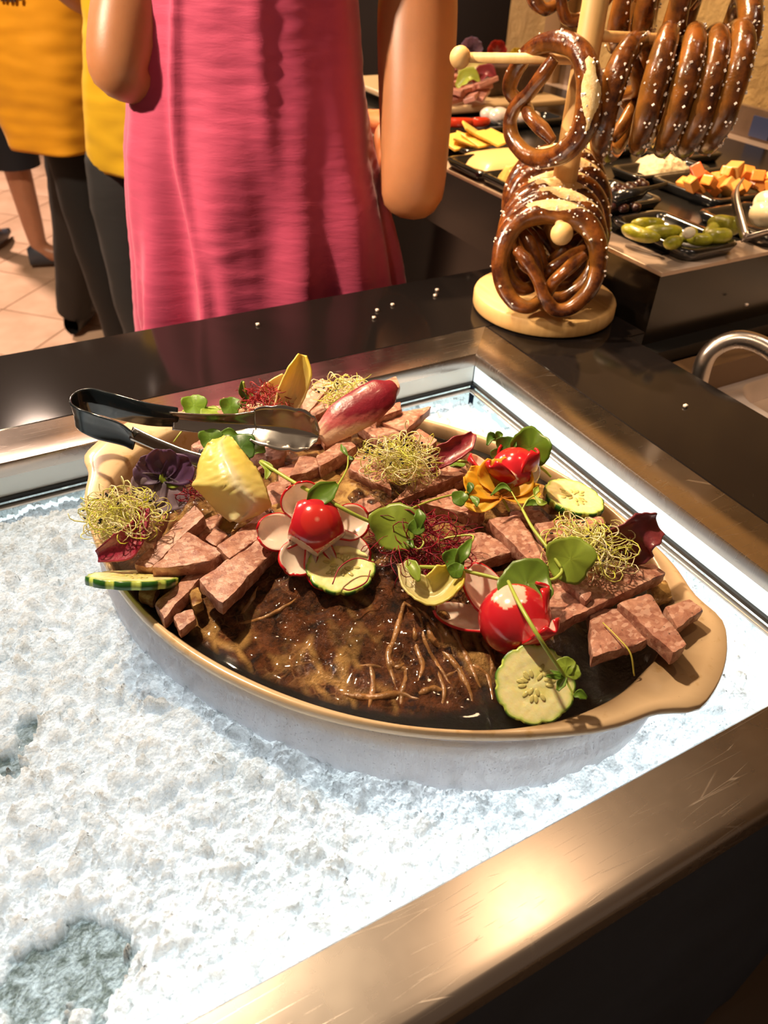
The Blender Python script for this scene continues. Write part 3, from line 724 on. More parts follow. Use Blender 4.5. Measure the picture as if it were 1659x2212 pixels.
# ------------------------------------------------------------------ radish flowers
def mrad():
    t = NT('radish'); v = t.coord(); at = t.attr(); t.base(at); t.setv(Roughness=.16, Specular_IOR_Level=.6, Coat_Weight=.4, Subsurface_Weight=.15, Subsurface_Scale=.003)
    t.bump(t.noise(v, 120, 3), .12, .0008); return t.m
RAD = mrad(); RWHITE = simple('radish_flesh', (.84, .66, .56), .22, sss=.3, coat=.2, bump=(500, .1, .0005), var=(90, .10)); RRED = simple('radish_skin', (.58, .012, .02), .2, coat=.4)
def radish(c, n, R, label, petals, sides=5, spin=0, hint=(0, 0, 1), cut=.80):
    x, y, n = basis(n, hint); c = Vector(c); root = empty('radish_flower', c, label, 'radish', 'cut radish flowers on the terrine')
    nu, nv = 64, 110; V = []; C = []; F = []
    for i in range(nu):
        a = pi*i/(nu-1)
        for j in range(nv):
            b = 2*pi*j/nv
            # flattened where the petals were cut away
            ph = ((b+spin) % (2*pi/sides))-pi/sides
            lim = cut/cos(ph)
            sr = sin(a); cz = cos(a)
            flat = 0
            if a > .55 and a < 2.6 and sr > lim*.97: sr = lim*.97; flat = 1
            V.append(c+x*(R*sr*cos(b))+y*(R*sr*sin(b))+n*(R*cz*(.98 if a > .2 else .98+.0)))
            red = Vector((.56, .016, .028)) if a > .5 else Vector((.64, .03, .025))
            red = red.lerp(Vector((.75, .30, .22)), max(0, 1-a/.10)*.9)
            if cut > 1.1 and a < .44/cos(ph): red = Vector((.86, .58, .46))
            C.append(Vector((.84, .68, .58)) if flat else red)
    for i in range(nu-1):
        for j in range(nv): k = (j+1) % nv; F.append((i*nv+j, i*nv+k, (i+1)*nv+k, (i+1)*nv+j))
    mk('radish_core', V, F, RAD, root, cols=C)
    for (ang, op, ln, wd) in petals:
        a = radians(ang); e = x*cos(a)+y*sin(a); sd = n.cross(e)
        # petal grows from low on the ball and opens outwards by angle op
        b0 = c+e*(R*.62)-n*(R*.45); dr = (e*sin(radians(op))+n*cos(radians(op))).normalized(); nn_ = sd.cross(dr).normalized()
        if nn_.dot(e) < 0: nn_ = -nn_
        def f(k, s):
            s = 2*s-1; w_ = wd*R*sqrt(max(.02, 1-(max(0, k-.45)/.56)**2.3))*(.72+.28*min(1, k*2.5))
            return b0+dr*(ln*R*k)+sd*(w_*s)+nn_*(-.30*R*(s*s)*.8-.25*R*(k-.4)**2)
        V, F = grid(f, 14, 13)
        # inner side white, outside red
        o = mk('petal', V, F, None, root, mats=[RWHITE, RRED])
        me = o.data; nv_ = me.polygons[40].normal
        if nv_.dot(nn_) > 0: me.flip_normals()
        solid(o, .0020, -1, 1, 1)
    return root
r1 = P(682, 1137, .965); n1 = (CP-r1).normalized()*.8+UP*.30+VR*.05
radish(r1, n1, .0245, 'radish flower with five open petals on a cucumber slice', [(182, 86, 1.22, .60), (112, 70, 1.0, .66), (5, 84, 1.12, .58), (236, 78, 1.15, .58), (274, 84, 1.42, .52), (318, 84, 1.42, .60)], spin=.35)
r2 = P(1112, 1018, .968); n2 = UP*.75+VH*.25-VR*.15
radish(r2, n2, .0215, 'red radish bud behind the orange flower', [(200, 34, 1.5, .6), (320, 50, 1.6, .62), (20, 42, 1.5, .55), (110, 24, 1.4, .6), (268, 12, 1.4, .35)], spin=1.2, cut=.97)
r3 = P(1112, 1338, .948); n3 = UP*.85+VH*.05-VR*.25
radish(r3, n3, .0265, 'front radish flower with petals opening left, above the nearest cucumber', [(180, 56, 1.75, .55), (218, 80, 1.75, .46), (5, 46, 1.5, .52), (70, 22, 1.3, .5), (125, 26, 1.25, .5)], spin=.9, cut=1.2)

# ------------------------------------------------------------------ leaves
def leafmesh(pts, wid, nrm, cup=.3, ruf=0, rf=60, n=20, m=15, bend=0, seed=0, asym=0):
    c = cat(pts, 6); L = len(c); W = interp(wid, n)
    # arc positions
    idx = np.linspace(0, L-1, n); C = []
    for q in idx:
        i = min(L-2, int(q)); C.append(c[i].lerp(c[i+1], q-i))
    V = []; 
    for i in range(n):
        tg = (C[min(i+1, n-1)]-C[max(i-1, 0)]).normalized(); nn_ = Vector(nrm) if not callable(nrm) else nrm(i/(n-1))
        sd = tg.cross(nn_).normalized(); up = sd.cross(tg).normalized()
        for j in range(m):
            s = 2*j/(m-1)-1
            p = C[i]+sd*(W[i]*s*(1-.12*cup*s*s))+up*(cup*W[i]*s*s)
            p = p+up*(ruf*abs(s)**2*noise.noise(Vector((p*rf))+Vector((seed, 0, 0))))+sd*(ruf*.6*abs(s)**3*noise.noise(p*rf*1.7+Vector((seed, 5, 0))))*(1 if s > 0 else -1)
            V.append(p)
    F = [(i*m+j, i*m+j+1, (i+1)*m+j+1, (i+1)*m+j) for i in range(n-1) for j in range(m-1)]
    return V, F
ENDM = vcolmat('endive_leaf', .32, sss=.25, bump=(170, .2, .0012), transl=.25)
def endive(name, pts, wid, nrm, cup, ca, cb, label, catg='leaf', ruf=.002, th=.0016, ribc=None, mat=None, seed=0, vein=True, n=30, m=25, group=None):
    V, F = leafmesh(pts, wid, nrm, cup, ruf, 90, n, m, seed=seed); C = []
    ca, cb = Vector(ca), Vector(cb)
    for i in range(n):
        for j in range(m):
            s = 2*j/(m-1)-1; k = i/(n-1)
            edge = min(1, max(0, k*1.15-.25+.35*abs(s)**1.5)); cc = ca.lerp(cb, edge)
            vn = abs(sin((s*3.2*(1.4-.5*k)+.7*nz((s*3, k*6, seed), 1))*3.0))
            if vein: cc = cc*(.92+.08*vn)
            C.append(cc)
    if vein:
        V2 = []
        for i in range(n):
            for j in range(m):
                s = 2*j/(m-1)-1; k = i/(n-1); p = V[i*m+j]
                p = p+Vector(nrm if not callable(nrm) else nrm(k))*(.0014*math.exp(-(s/.10)**2)*(1-k)+.00016*sin(s*22+k*5+3*nz((s*2, k*5, seed), 1)))
                V2.append(p)
        V = V2
    o = mk(name, V, F, mat or ENDM, cols=C); solid(o, th, 0)
    return tag(o, label, catg, group)
cvw = lambda p, u=.3: ((CP-p).normalized()+UP*u).normalized()
e0 = P(500, 1040, .985)
def big_endive():
    rows = [((498, 1126), (514, 1127), .955), ((470, 1104), (560, 1110), .960), ((448, 1080), (588, 1091), .968), ((428, 1058), (582, 1074), .975), ((412, 1046), (576, 1052), .980),
            ((423, 1030), (566, 1030), .984), ((426, 1005), (554, 1008), .987), ((432, 984), (540, 992), .989), ((442, 966), (526, 976), .989), ((452, 954), (514, 962), .988), ((476, 946), (504, 948), .986), ((484, 943), (496, 944), .985)]
    n, m = 46, 35; V = []; C = []; nn = cvw(e0, .1)
    for i in range(n):
        t_ = i/(n-1)*(len(rows)-1); a = min(len(rows)-2, int(t_)); f = t_-a
        L = [rows[a][0][k]*(1-f)+rows[a+1][0][k]*f for k in (0, 1)]; R = [rows[a][1][k]*(1-f)+rows[a+1][1][k]*f for k in (0, 1)]; z = rows[a][2]*(1-f)+rows[a+1][2]*f; k = i/(n-1)
        for j in range(m):
            s = j/(m-1)*2-1; x = L[0]+(R[0]-L[0])*(s+1)/2; y = L[1]+(R[1]-L[1])*(s+1)/2
            p = P(x, y, z); rib = (s-(.62-1.05*k)); wf = sin(pi*min(1, k*1.1+.12))**.5
            p = p+nn*(.017*wf*(1-abs(s)**2.2)-.014*wf+.0022*math.exp(-(rib/.10)**2)*(1-k*.6))
            p = p+nn*.0012*noise.noise(Vector((x*.06, y*.12, 0)))*(.3+k)+nn*.0006*sin((x*.5+y)*.42+3*nz((x*.02, y*.03, 0), 1))*(1-abs(s))*(k > .25)
            p = p+(UP*.0022*noise.noise(Vector((x*.16, y*.16, 4))))*max(0, abs(s)-.7)*3.3*(k > .3)
            V.append(p); w_ = math.exp(-(rib/.20)**2)*(1-.5*k)
            c = Vector((.90, .74, .17)).lerp(Vector((.92, .82, .42)), max(0, 1-k*1.7)); c = c.lerp(Vector((.93, .86, .62)), min(1, w_+max(0, .18-k)*3)); C.append(c)
    F = [(i*m+j, i*m+j+1, (i+1)*m+j+1, (i+1)*m+j) for i in range(n-1) for j in range(m-1)]
    o = mk('endive_leaf', V, F, ENDM, cols=C); solid(o, .0016, 0); tag(o, 'big pale yellow endive leaf left of centre, below the tongs', 'leaf')
big_endive()
endive('endive_leaf', [P(612, 890, .955), P(628, 845, .972), P(645, 800, .992), P(653, 766, 1.005)], [.012, .015, .013, .004], -VH+UP*.3+VR*.3, .55,
       (.86, .72, .40), (.82, .66, .10), 'narrow yellow endive leaf standing up at the back', ruf=.001, seed=5)
endive('endive_leaf', [P(600, 890, .95), P(606, 850, .965), P(620, 812, .98)], [.014, .02, .005], -VH+UP*.3-VR*.2, .4, (.86, .72, .45), (.84, .68, .28), 'pale endive leaf behind the standing yellow leaf', ruf=.001, seed=6)
# half cup of endive near the centre
endive('endive_tip', [P(868, 1218, .953), P(890, 1262, .948), P(935, 1284, .95), P(972, 1250, .958), P(982, 1226, .962)], [.004, .009, .013, .013, .004], cvw(P(930, 1250, .95), .9), .8,
       (.84, .74, .45), (.80, .70, .10), 'cupped yellow endive tip below the red beet sprouts', ruf=.002, seed=8)
REDL = vcolmat('radicchio_leaf', .34, sss=.1, bump=(140, .4, .002), coat=.2)
def redleaf(pts, wid, nrm, cup, label, white=.0, seed=0, ruf=.003, dark=(.13, .012, .02), rim=(.30, .02, .04)):
    n, m = 30, 21; V, F = leafmesh(pts, wid, nrm, cup, ruf, 80, n, m, seed=seed); C = []
    for i in range(n):
        for j in range(m):
            s = 2*j/(m-1)-1; k = i/(n-1)
            cc = Vector(dark).lerp(Vector(rim), .5+.5*nz((s*4, k*9, seed), 1))
            w_ = 0
            if white: w_ = max(0, min(1, (white-k+.38*max(0, s)+.10*nz((s*7, k*6, seed), 1))*3.6))
            b_ = max(0, 1-abs(w_-.45)*2.2)
            cc = cc.lerp(Vector((.80, .52, .36)), w_).lerp(Vector((.50, .03, .07)), b_*.7)
            C.append(cc)
    o = mk('radicchio_leaf', V, F, REDL, cols=C); solid(o, .0013, 0)
    return tag(o, label, 'leaf', 'red radicchio leaves on the terrine')
redleaf([P(690, 948, .960), P(735, 908, .974), P(790, 872, .984), P(832, 842, .99), P(852, 828, .99)], [.009, .0165, .018, .015, .005], cvw(P(760, 890, .98), .35), -.35, 'large red radicchio leaf with a white base at the back', .30, 2, .001, (.15, .008, .02), (.26, .012, .03))
redleaf([P(925, 1006, .955), P(962, 985, .965), P(1000, 962, .972), P(1022, 938, .975)], [.007, .011, .010, .003], cvw(P(970, 970, .96), .4), .45, 'narrow dark red radicchio leaf right of the middle sprouts', 0, 4, .002)
redleaf([P(1322, 1200, .945), P(1355, 1172, .960), P(1385, 1150, .972), P(1420, 1134, .972)], [.016, .021, .017, .009], cvw(P(1370, 1160, .95), .1)+VR*.4, .35, 'curled purple radicchio leaf at the right rim', 0, 6, .006, (.13, .02, .03), (.24, .04, .05))
redleaf([P(312, 1098, .962), P(300, 1140, .955), P(268, 1180, .948), P(212, 1202, .94)], [.004, .007, .0125, .005], cvw(P(270, 1160, .95), .3), .5, 'small pointed red radicchio leaf under the left sprouts', 0, 8, .001, (.20, .012, .035), (.34, .02, .06))

# ------------------------------------------------------------------ sprouts
SPR = vcolmat('sprouts', .4, spec=.5, transl=.15); SSEED = simple('seed_husk', (.012, .010, .012), .5)
def sprouts(cpx, r3, n, label, c0, c1, name='sprout_nest', seed=0, rad=.00042, ln=.036, seeds=26, catg='sprouts', curl=1.0, flat=1.0, centre=None):
    rs = random.Random(seed); c = centre or P(*cpx); parts = []; C = []
    ax = [VR, VH, UP]
    for i in range(n):
        d = Vector((rs.gauss(0, 1), rs.gauss(0, 1), rs.gauss(0, 1))).normalized()*(rs.random()**.45)
        p = c+ax[0]*d.x*r3[0]+ax[1]*d.y*r3[1]+ax[2]*d.z*r3[2]
        h = Vector((rs.gauss(0, 1), rs.gauss(0, 1), rs.gauss(0, .6)*flat)).normalized(); k = Vector((rs.gauss(0, 1), rs.gauss(0, 1), rs.gauss(0, 1)))*.30*curl
        pts = []; L = ln*rs.uniform(.5, 1.2); ns = 9
        for s in range(ns):
            pts.append(p.copy()); p = p+h*(L/ns); h = (h+k.cross(h)*.55+Vector((rs.gauss(0, 1), rs.gauss(0, 1), rs.gauss(0, 1)))*.12).normalized()
            q = p-c; qq = Vector((q.dot(ax[0])/r3[0], q.dot(ax[1])/r3[1], q.dot(ax[2])/r3[2]))
            if qq.length > 1.15: h = (h-q.normalized()*.6).normalized()
        r_ = rad*rs.uniform(.8, 1.4); v, f = tube(pts, [r_*.7, r_, r_, r_*.5], 5); parts.append((v, f))
        a, b = Vector(c0), Vector(c1); t0 = rs.random()
        for s in range(ns):
            cc = a.lerp(b, min(1, max(0, t0*1.2-.1+(s/ns-.5)*.5))); C += [cc]*5
    o = mk(name, *join(parts), SPR, cols=C)
    tag(o, label, catg, kind='stuff')
    if seeds:
        sd = []
        for i in range(seeds):
            d = Vector((rs.gauss(0, 1), rs.gauss(0, 1), rs.gauss(0, 1))).normalized()
            p = c+ax[0]*d.x*r3[0]+ax[1]*d.y*r3[1]*.9+ax[2]*abs(d.z)*r3[2]
            sd.append(sphere(p, .0011, 5, 6, (1, .7, 1.5), Quaternion((rs.random(), rs.random(), rs.random(), rs.random())).normalized().to_matrix()))
        s_ = mk('seeds', *join(sd), SSEED, o); s_['kind'] = 'stuff'
    return o
PALE = ((.95, .86, .62), (.78, .80, .10))
sprouts((868, 992, .968), (.033, .026, .014), 270, 'pale leek sprout nest with black seeds in the middle of the platter', *PALE, seed=1, seeds=34)
sprouts((1268, 1180, .962), (.034, .030, .013), 270, 'pale sprout nest at the right end beside the purple radicchio', *PALE, seed=2)
sprouts((265, 1108, .957), (.031, .026, .013), 250, 'pale sprout nest hanging over the left end of the platter', *PALE, seed=3, seeds=30)
sprouts((742, 852, .972), (.028, .020, .015), 130, 'pale sprout nest at the back behind the big red leaf', *PALE, seed=4, seeds=14)
REDS = ((.42, .006, .035), (.16, .004, .02))
sprouts((912, 1165, .958), (.036, .038, .011), 190, 'crimson beet sprouts tangled in the centre of the platter', *REDS, seed=5, rad=.00040, ln=.045, seeds=0, flat=.5)
sprouts((572, 862, .967), (.024, .018, .013), 150, 'red beet sprouts at the back above the tongs', (.50, .03, .03), (.30, .01, .02), seed=6, rad=.00040, ln=.028, seeds=0)
sprouts((418, 1060, .955), (.012, .015, .008), 40, 'small tuft of red beet sprouts left of the big endive leaf', *REDS, seed=7, rad=.00038, ln=.022, seeds=0)
def thread(pp, name, label, col, r=.0006, catg='sprouts'):
    c = cat([P(*q) for q in pp], 8); v, f = tube(c, [r*.7, r, r*.8], 6)
    return tag(mk(name, v, f, SPR, cols=[Vector(col)]*len(v)), label, catg)
thread([(1302, 1345, .943), (1335, 1378, .945), (1362, 1412, .942), (1370, 1460, .928)], 'sprout', 'single yellow sprout lying on the terrine slab at right front', (.68, .58, .10), .0007)
thread([(810, 1215, .956), (770, 1206, .957), (735, 1225, .955), (718, 1262, .95)], 'beet_sprout', 'single curved crimson sprout over the middle cucumber slice', (.38, .008, .03), .0006)
thread([(800, 1232, .954), (790, 1258, .951), (758, 1274, .949), (742, 1272, .949)], 'beet_sprout', 'short crimson sprout at the right edge of the middle cucumber slice', (.38, .008, .03), .0006)

# ------------------------------------------------------------------ pea shoots
GREEN = vcolmat('green_leaf', .36, sss=.08, bump=(140, .25, .0012), transl=.22); STEMM = simple('green_stem', (.40, .50, .075), .35, sss=.1)
def roundleaf(c, n, R, parent, col=(.16, .30, .03), spin=0, fold=.25, name='leaf', squ=1.0, seed=0):
    c = Vector(c); x, y, n = basis(n); rs = random.Random(seed)
    def f(k, b):
        a = 2*pi*b; r = R*k*(1+.07*sin(3*a+spin)+.05*sin(5*a+1+spin)+.018*sin(13*a)*k)
        u, v = r*cos(a+spin)*squ, r*sin(a+spin)
        return c+x*u+y*v+n*(fold*(u*u)/R-.10*abs(u)+.12*R*k*k*sin(3*a+seed))
    V, F = grid(f, 9, 40, True); C = []
    for i in range(9):
        for j in range(40):
            a = 2*pi*j/40; k = i/8; vn = 1+.10*math.cos(8*a+2*nz((a, k, seed), 2))
            C.append(Vector(col)*vn*(.92+.16*(1-k)))
    o = mk(name, V, F, GREEN, parent, cols=C); solid(o, .0005, 0); return o
def pointleaf(pts, wd, nrm, parent, col=(.13, .27, .03), name='leaf', seed=0):
    V, F = leafmesh(pts, wd, nrm, .35, .0008, 100, 14, 9, seed=seed)
    C = [Vector(col)*(1.15 if j == 4 else 1) for i in range(14) for j in range(9)]
    o = mk(name, V, F, GREEN, parent, cols=C); solid(o, .0005, 0); return o
def shoot(stems, leaves, points, label):
    c0 = P(*stems[0][0][0]); root = empty('pea_shoot', c0, label, 'herb', 'green pea shoots laid over the terrine')
    for pp, r in stems:
        c = cat([P(*q) for q in pp], 8); mk('stem', *tube(c, [r, r*1.1, r*.85], 8), STEMM, root)
    for k, (px, py, z, R, nn_, sp, fo, cl) in enumerate(leaves): roundleaf(P(px, py, z), nn_, R, root, cl, sp, fo, seed=k)
    for k, (pp, wd, cl) in enumerate(points):
        q = [P(*a) for a in pp]; pointleaf(q, wd, cvw(q[1], .4), root, cl, seed=k)
    return root
G1, G2, G3 = (.30, .42, .05), (.13, .26, .025), (.07, .17, .02)
shoot([([(563, 997, .968), (640, 1045, .982), (720, 1088, .985), (790, 1123, .975), (832, 1136, .968)], .0015),
       ([(832, 1136, .968), (870, 1108, .975), (930, 1082, .972), (985, 1068, .966), (1018, 1070, .965)], .0008),
       ([(706, 1082, .985), (735, 1040, .985), (750, 1010, .980), (752, 985, .978)], .0007),
       ([(905, 1150, .97), (915, 1172, .968), (905, 1186, .966), (895, 1180, .966)], .0007)],
      [(853, 1137, .972, .0190, cvw(P(850, 1137, .97), .2), .3, .25, G1), (993, 1076, .968, .0068, cvw(P(993, 1076, .97), .6), 0, .2, G2),
       (900, 1138, .976, .0065, cvw(P(900, 1138, .97), .3), 1, .3, G2)],
      [([(665, 1090, .985), (690, 1072, .99), (728, 1045, .992)], [.002, .0085, .0095, .002], G2), ([(665, 1090, .985), (680, 1072, .984), (700, 1066, .985)], [.002, .005, .001], G1),
       ([(563, 997, .968), (580, 1012, .97), (574, 1036, .968)], [.002, .0045, .001], G1), ([(905, 1145, .974), (907, 1118, .982), (903, 1100, .984)], [.001, .005, .001], G2),
       ([(752, 985, .978), (742, 972, .98), (737, 960, .98)], [.0008, .0028, .0006], G2), ([(752, 985, .978), (758, 990, .978), (763, 992, .978)], [.0008, .002, .0006], G3),
       ([(1010, 1068, .966), (1016, 1052, .97), (1012, 1042, .97)], [.001, .0035, .0006], G3), ([(1016, 1072, .966), (1028, 1082, .968), (1030, 1095, .966)], [.001, .0035, .0006], G2),
       ([(893, 1184, .967), (886, 1172, .968), (878, 1168, .968)], [.001, .003, .001], G2)],
      'pea shoot with a long stem crossing over the petalled radish')
shoot([([(884, 1224, .962), (930, 1225, .963), (975, 1226, .964)], .0013), ([(990, 1230, .963), (1050, 1244, .965), (1098, 1256, .968)], .0014),
       ([(1098, 1256, .975), (1122, 1305, .988), (1160, 1370, .985), (1192, 1420, .970), (1216, 1455, .957), (1222, 1466, .954)], .0013),
       ([(1165, 1252, .966), (1195, 1252, .966), (1212, 1238, .968), (1213, 1228, .969)], .0013), ([(1213, 1228, .969), (1180, 1180, .974), (1150, 1140, .975), (1128, 1100, .972)], .0013),
       ([(978, 1222, .964), (1005, 1190, .975), (1022, 1158, .972), (975, 1160, .968), (950, 1168, .965)], .0008),
       ([(1222, 1464, .954), (1228, 1480, .952), (1240, 1503, .948)], .0007), ([(1128, 1100, .972), (1140, 1080, .975), (1155, 1070, .976)], .0007), ([(1128, 1100, .972), (1115, 1080, .975), (1105, 1062, .976)], .0006)],
      [(1137, 1262, .970, .0192, cvw(P(1137, 1262, .96), .4), 1.2, .3, (.16, .28, .03)), (1232, 1208, .973, .0178, cvw(P(1232, 1208, .96), .1)+VR*.15, .1, .15, G1),
       (982, 1208, .970, .0085, cvw(P(982, 1208, .96), .3), .5, .5, G2), (985, 1232, .968, .0060, cvw(P(982, 1232, .96), .3), .5, .5, G2),
       (1222, 1438, .960, .0062, cvw(P(1222, 1440, .94), 0), .5, .2, G1), (1238, 1452, .958, .0050, cvw(P(1240, 1450, .94), 0), 1.5, .3, G1)],
      [([(985, 1225, .966), (1000, 1195, .976), (1018, 1165, .978)], [.001, .0055, .001], G2), ([(880, 1210, .966), (893, 1228, .966), (905, 1256, .962)], [.001, .0050, .0045, .001], G1),
       ([(1222, 1462, .955), (1212, 1478, .954), (1205, 1492, .953)], [.001, .0034, .001], G2), ([(1240, 1504, .949), (1252, 1500, .950), (1268, 1508, .948)], [.001, .0036, .001], G2),
       ([(1222, 1462, .955), (1200, 1462, .955), (1180, 1460, .955)], [.0006, .0020, .0005], G2), ([(1222, 1462, .955), (1205, 1455, .956), (1188, 1448, .956)], [.0006, .0018, .0005], G2),
       ([(1155, 1070, .976), (1168, 1086, .976), (1182, 1086, .976)], [.0006, .0032, .0006], G1), ([(1155, 1070, .976), (1158, 1060, .978), (1162, 1052, .978)], [.0006, .0028, .0006], G1),
       ([(1105, 1062, .976), (1085, 1050, .977), (1060, 1070, .975)], [.0006, .003, .0006], G2), ([(1135, 1092, .973), (1150, 1086, .973), (1168, 1092, .973)], [.0006, .0036, .0006], G2)],
      'pea shoot with round leaves trailing past the front radish to the nearest cucumber')
shoot([([(975, 995, .955), (1020, 998, .96), (1062, 997, .962)], .0014), ([(1082, 985, .97), (1090, 965, .975), (1072, 950, .98)], .0010), ([(1155, 1000, .965), (1178, 1018, .955), (1190, 1030, .95)], .0012)],
      [(1145, 968, .985, .0175, cvw(P(1145, 968, .96), .15), 2.0, .45, (.13, .25, .02)), (1128, 985, .975, .0100, cvw(P(1145, 968, .96), 1.5), 2.0, .2, (.20, .36, .03)), (1095, 965, .983, .0095, cvw(P(1095, 965, .96), .1)-VR*.4, .3, .5, G3),
       (1080, 985, .975, .0080, cvw(P(1095, 965, .96), .1), .3, .5, (.07, .16, .015)), (987, 1000, .95, .008, UP, 0, .3, G2)],
      [([(1072, 950, .98), (1062, 944, .984), (1052, 962, .982)], [.001, .005, .001], G3), ([(1072, 950, .98), (1078, 940, .986), (1086, 938, .986)], [.001, .004, .001], G2)],
      'pea shoot with glossy round leaves behind the rear radish bud')
shoot([([(530, 885, .955), (532, 855, .97), (526, 825, .985)], .0012), ([(395, 888, .945), (440, 880, .955), (480, 885, .955)], .0010)],
      [(420, 876, .958, .0120, cvw(P(420, 876, .96), .6), 0, .3, (.20, .36, .03)), (498, 878, .962, .0100, cvw(P(498, 878, .96), .4), 0, .4, G2), (455, 890, .955, .010, UP, 0, .2, G1)],
      [([(530, 868, .965), (524, 845, .975), (524, 822, .985)], [.002, .0045, .0008], G3), ([(520, 880, .96), (535, 860, .966), (545, 850, .968)], [.002, .005, .001], G2)],
      'pea shoot at the back behind the upper tong arm')
shoot([([(440, 965, .95), (480, 945, .955), (530, 950, .955)], .0012), ([(375, 955, .94), (390, 935, .945), (400, 925, .945)], .0007)],
      [(455, 948, .960, .0105, cvw(P(455, 948, .96), .6), 0, .3, G2), (520, 965, .958, .014, cvw(P(520, 965, .96), .8), .5, .2, G3), (372, 1032, .962, .0095, cvw(P(372, 1032, .96), .4), .7, .3, (.35, .48, .06)), (550, 972, .952, .010, UP, .5, .2, G2)],
      [([(470, 940, .962), (495, 935, .965), (515, 940, .962)], [.001, .005, .001], G2)],
      'pea shoot between the tong arms behind the big endive leaf')

# ------------------------------------------------------------------ edible flowers
FLO = vcolmat('petals', .5, sss=.1, transl=.3, bump=(120, .2, .001))
def flower(c, n, R, petals, label, heart, loc_name='edible_flower', catg='flower', stem=None):
    x, y, n = basis(n); c = Vector(c); root = empty(loc_name, c, label, catg)
    for k, (ang, ln, wd, lift, col) in enumerate(petals):
        a = radians(ang); e = x*cos(a)+y*sin(a); sd = n.cross(e)
        def f(u, s):
            s = 2*s-1; w_ = wd*R*sin(min(1, .15+u*1.0)*pi*.62)*sqrt(max(.05, 1-max(0, u-.6)**2*5))
            return c+e*(ln*R*u)+sd*(w_*s)+n*(lift*R*u*u+.10*R*(s*s)+.10*R*noise.noise(Vector((u*3, s*3, k*5))))
        V, F = grid(f, 12, 13); cc = Vector(col)
        C = [cc.lerp(Vector(heart), max(0, 1-u/11*2.6)) * (1-.18*abs(sin(7*(j/12-.5)))) for u in range(12) for j in range(13)]
        o = mk('petal', V, F, FLO, root, cols=C); solid(o, .0005, 0)
    if stem: mk('stem', *tube(cat([c]+[P(*q) for q in stem], 6), .0011, 7), STEMM, root)
    return root
OR = (.98, .52, .02); YO = (1.0, .60, .04)
flower(P(1082, 1072, .962), UP*.9-VH*.35, .027, [(150, 1.25, .62, .25, OR), (100, 1.1, .66, .45, YO), (50, 1.15, .62, .30, OR), (195, 1.2, .5, .0, YO), (8, 1.2, .42, .15, YO)], 'orange edible flower in front of the rear radish bud', (.80, .30, .02), stem=[(1090, 1085, .955), (1100, 1105, .95)])
PU = (.17, .10, .22); PL = (.34, .26, .34)
flower(P(352, 1035, .962), cvw(P(352, 1035, .96), .2), .024, [(80, 1.0, .6, .3, (.16, .07, .20)), (140, 1.0, .6, .2, PU), (210, 1.1, .7, .1, PL), (280, 1.2, .7, .1, PL), (20, 1.1, .6, .3, (.16, .07, .20))], 'purple edible flower left of the tongs tip', (.04, .02, .05))

# ------------------------------------------------------------------ tongs
t = NT('tongs_steel'); t.setv(Base_Color=(.52, .49, .46), Metallic=1.0, Roughness=.2); t.bump(t.noise(t.coord((1, 1, 1)), 60, 4), .1, .001); TST = t.m
GRIP = simple('tongs_grip', (.012, .018, .022), .16, coat=.4)
tg = empty('serving_tongs', P(420, 930, .965), 'steel serving tongs with dark glossy grip, resting on the back of the platter', 'tongs')
def ribbon(path, hts, dishf, n=60, m=13, scal=None, ridge=.0012, hv=None):
    c = cat([P(*q) for q in path], 10); L = len(c); V = []; H = interp(hts, L)
    for i, p in enumerate(c):
        tgn = (c[min(i+1, L-1)]-c[max(i-1, 0)]).normalized(); up = (UP-tgn*UP.dot(tgn)).normalized() if hv is None else hv(i/(L-1), tgn)
        sd = tgn.cross(up).normalized(); k = i/(L-1)
        for j in range(m):
            s = 2*j/(m-1)-1; h = H[i]*.5
            sc_ = 1.0
            if scal and abs(s) > .7: sc_ = 1+scal(k)*abs(sin(k*L*.33))
            d = dishf(k)
            V.append(p+up*(h*s*sc_)+sd*(d*(s*s)*h*1.1-ridge*math.exp(-(s/.22)**2)))
    F = [(i*m+j, i*m+j+1, (i+1)*m+j+1, (i+1)*m+j) for i in range(L-1) for j in range(m-1)]
    return V, F
gp = [(385, 905, .972), (320, 898, .974), (250, 882, .976), (200, 868, .977), (166, 876, .977), (163, 898, .976), (205, 918, .974), (262, 934, .971), (292, 950, .968)]
V, F = ribbon(gp, [.021, .025, .029, .028, .026, .026, .028, .025, .021], lambda k: .28*abs(2*k-1), ridge=.0004); o = mk('grip', V, F, GRIP, tg); solid(o, .0022, 0); subs(o)
up_ = lambda k, tgn: ((UP*.75+VH*.65)-tgn*(UP*.75+VH*.65).dot(tgn)).normalized()
V, F = ribbon([(372, 904, .972), (440, 912, .970), (510, 916, .968), (555, 920, .968)], [.019, .018, .019, .026], lambda k: .45, ridge=.0016, hv=lambda k, t_: (UP.lerp(up_(k, t_), k)).normalized()); o = mk('upper_arm', V, F, TST, tg); solid(o, .001, 0)
V, F = ribbon([(548, 920, .968), (590, 925, .968), (640, 932, .966), (672, 938, .964), (689, 942, .963)], [.028, .037, .038, .030, .010], lambda k: .5, scal=lambda k: .10, ridge=.0022, hv=up_); o = mk('scalloped_head', V, F, TST, tg); solid(o, .001, 0)
V, F = ribbon([(282, 945, .969), (330, 966, .966), (390, 992, .962), (440, 1012, .958)], [.019, .017, .018, .022], lambda k: -.45, ridge=-.0016); o = mk('lower_arm', V, F, TST, tg); solid(o, .001, 0)
V, F = ribbon([(425, 1000, .960), (465, 1010, .957), (520, 1025, .952), (550, 1035, .95)], [.022, .034, .034, .012], lambda k: -.4, scal=lambda k: .10, ridge=-.0018); o = mk('scalloped_head', V, F, TST, tg); solid(o, .001, 0)
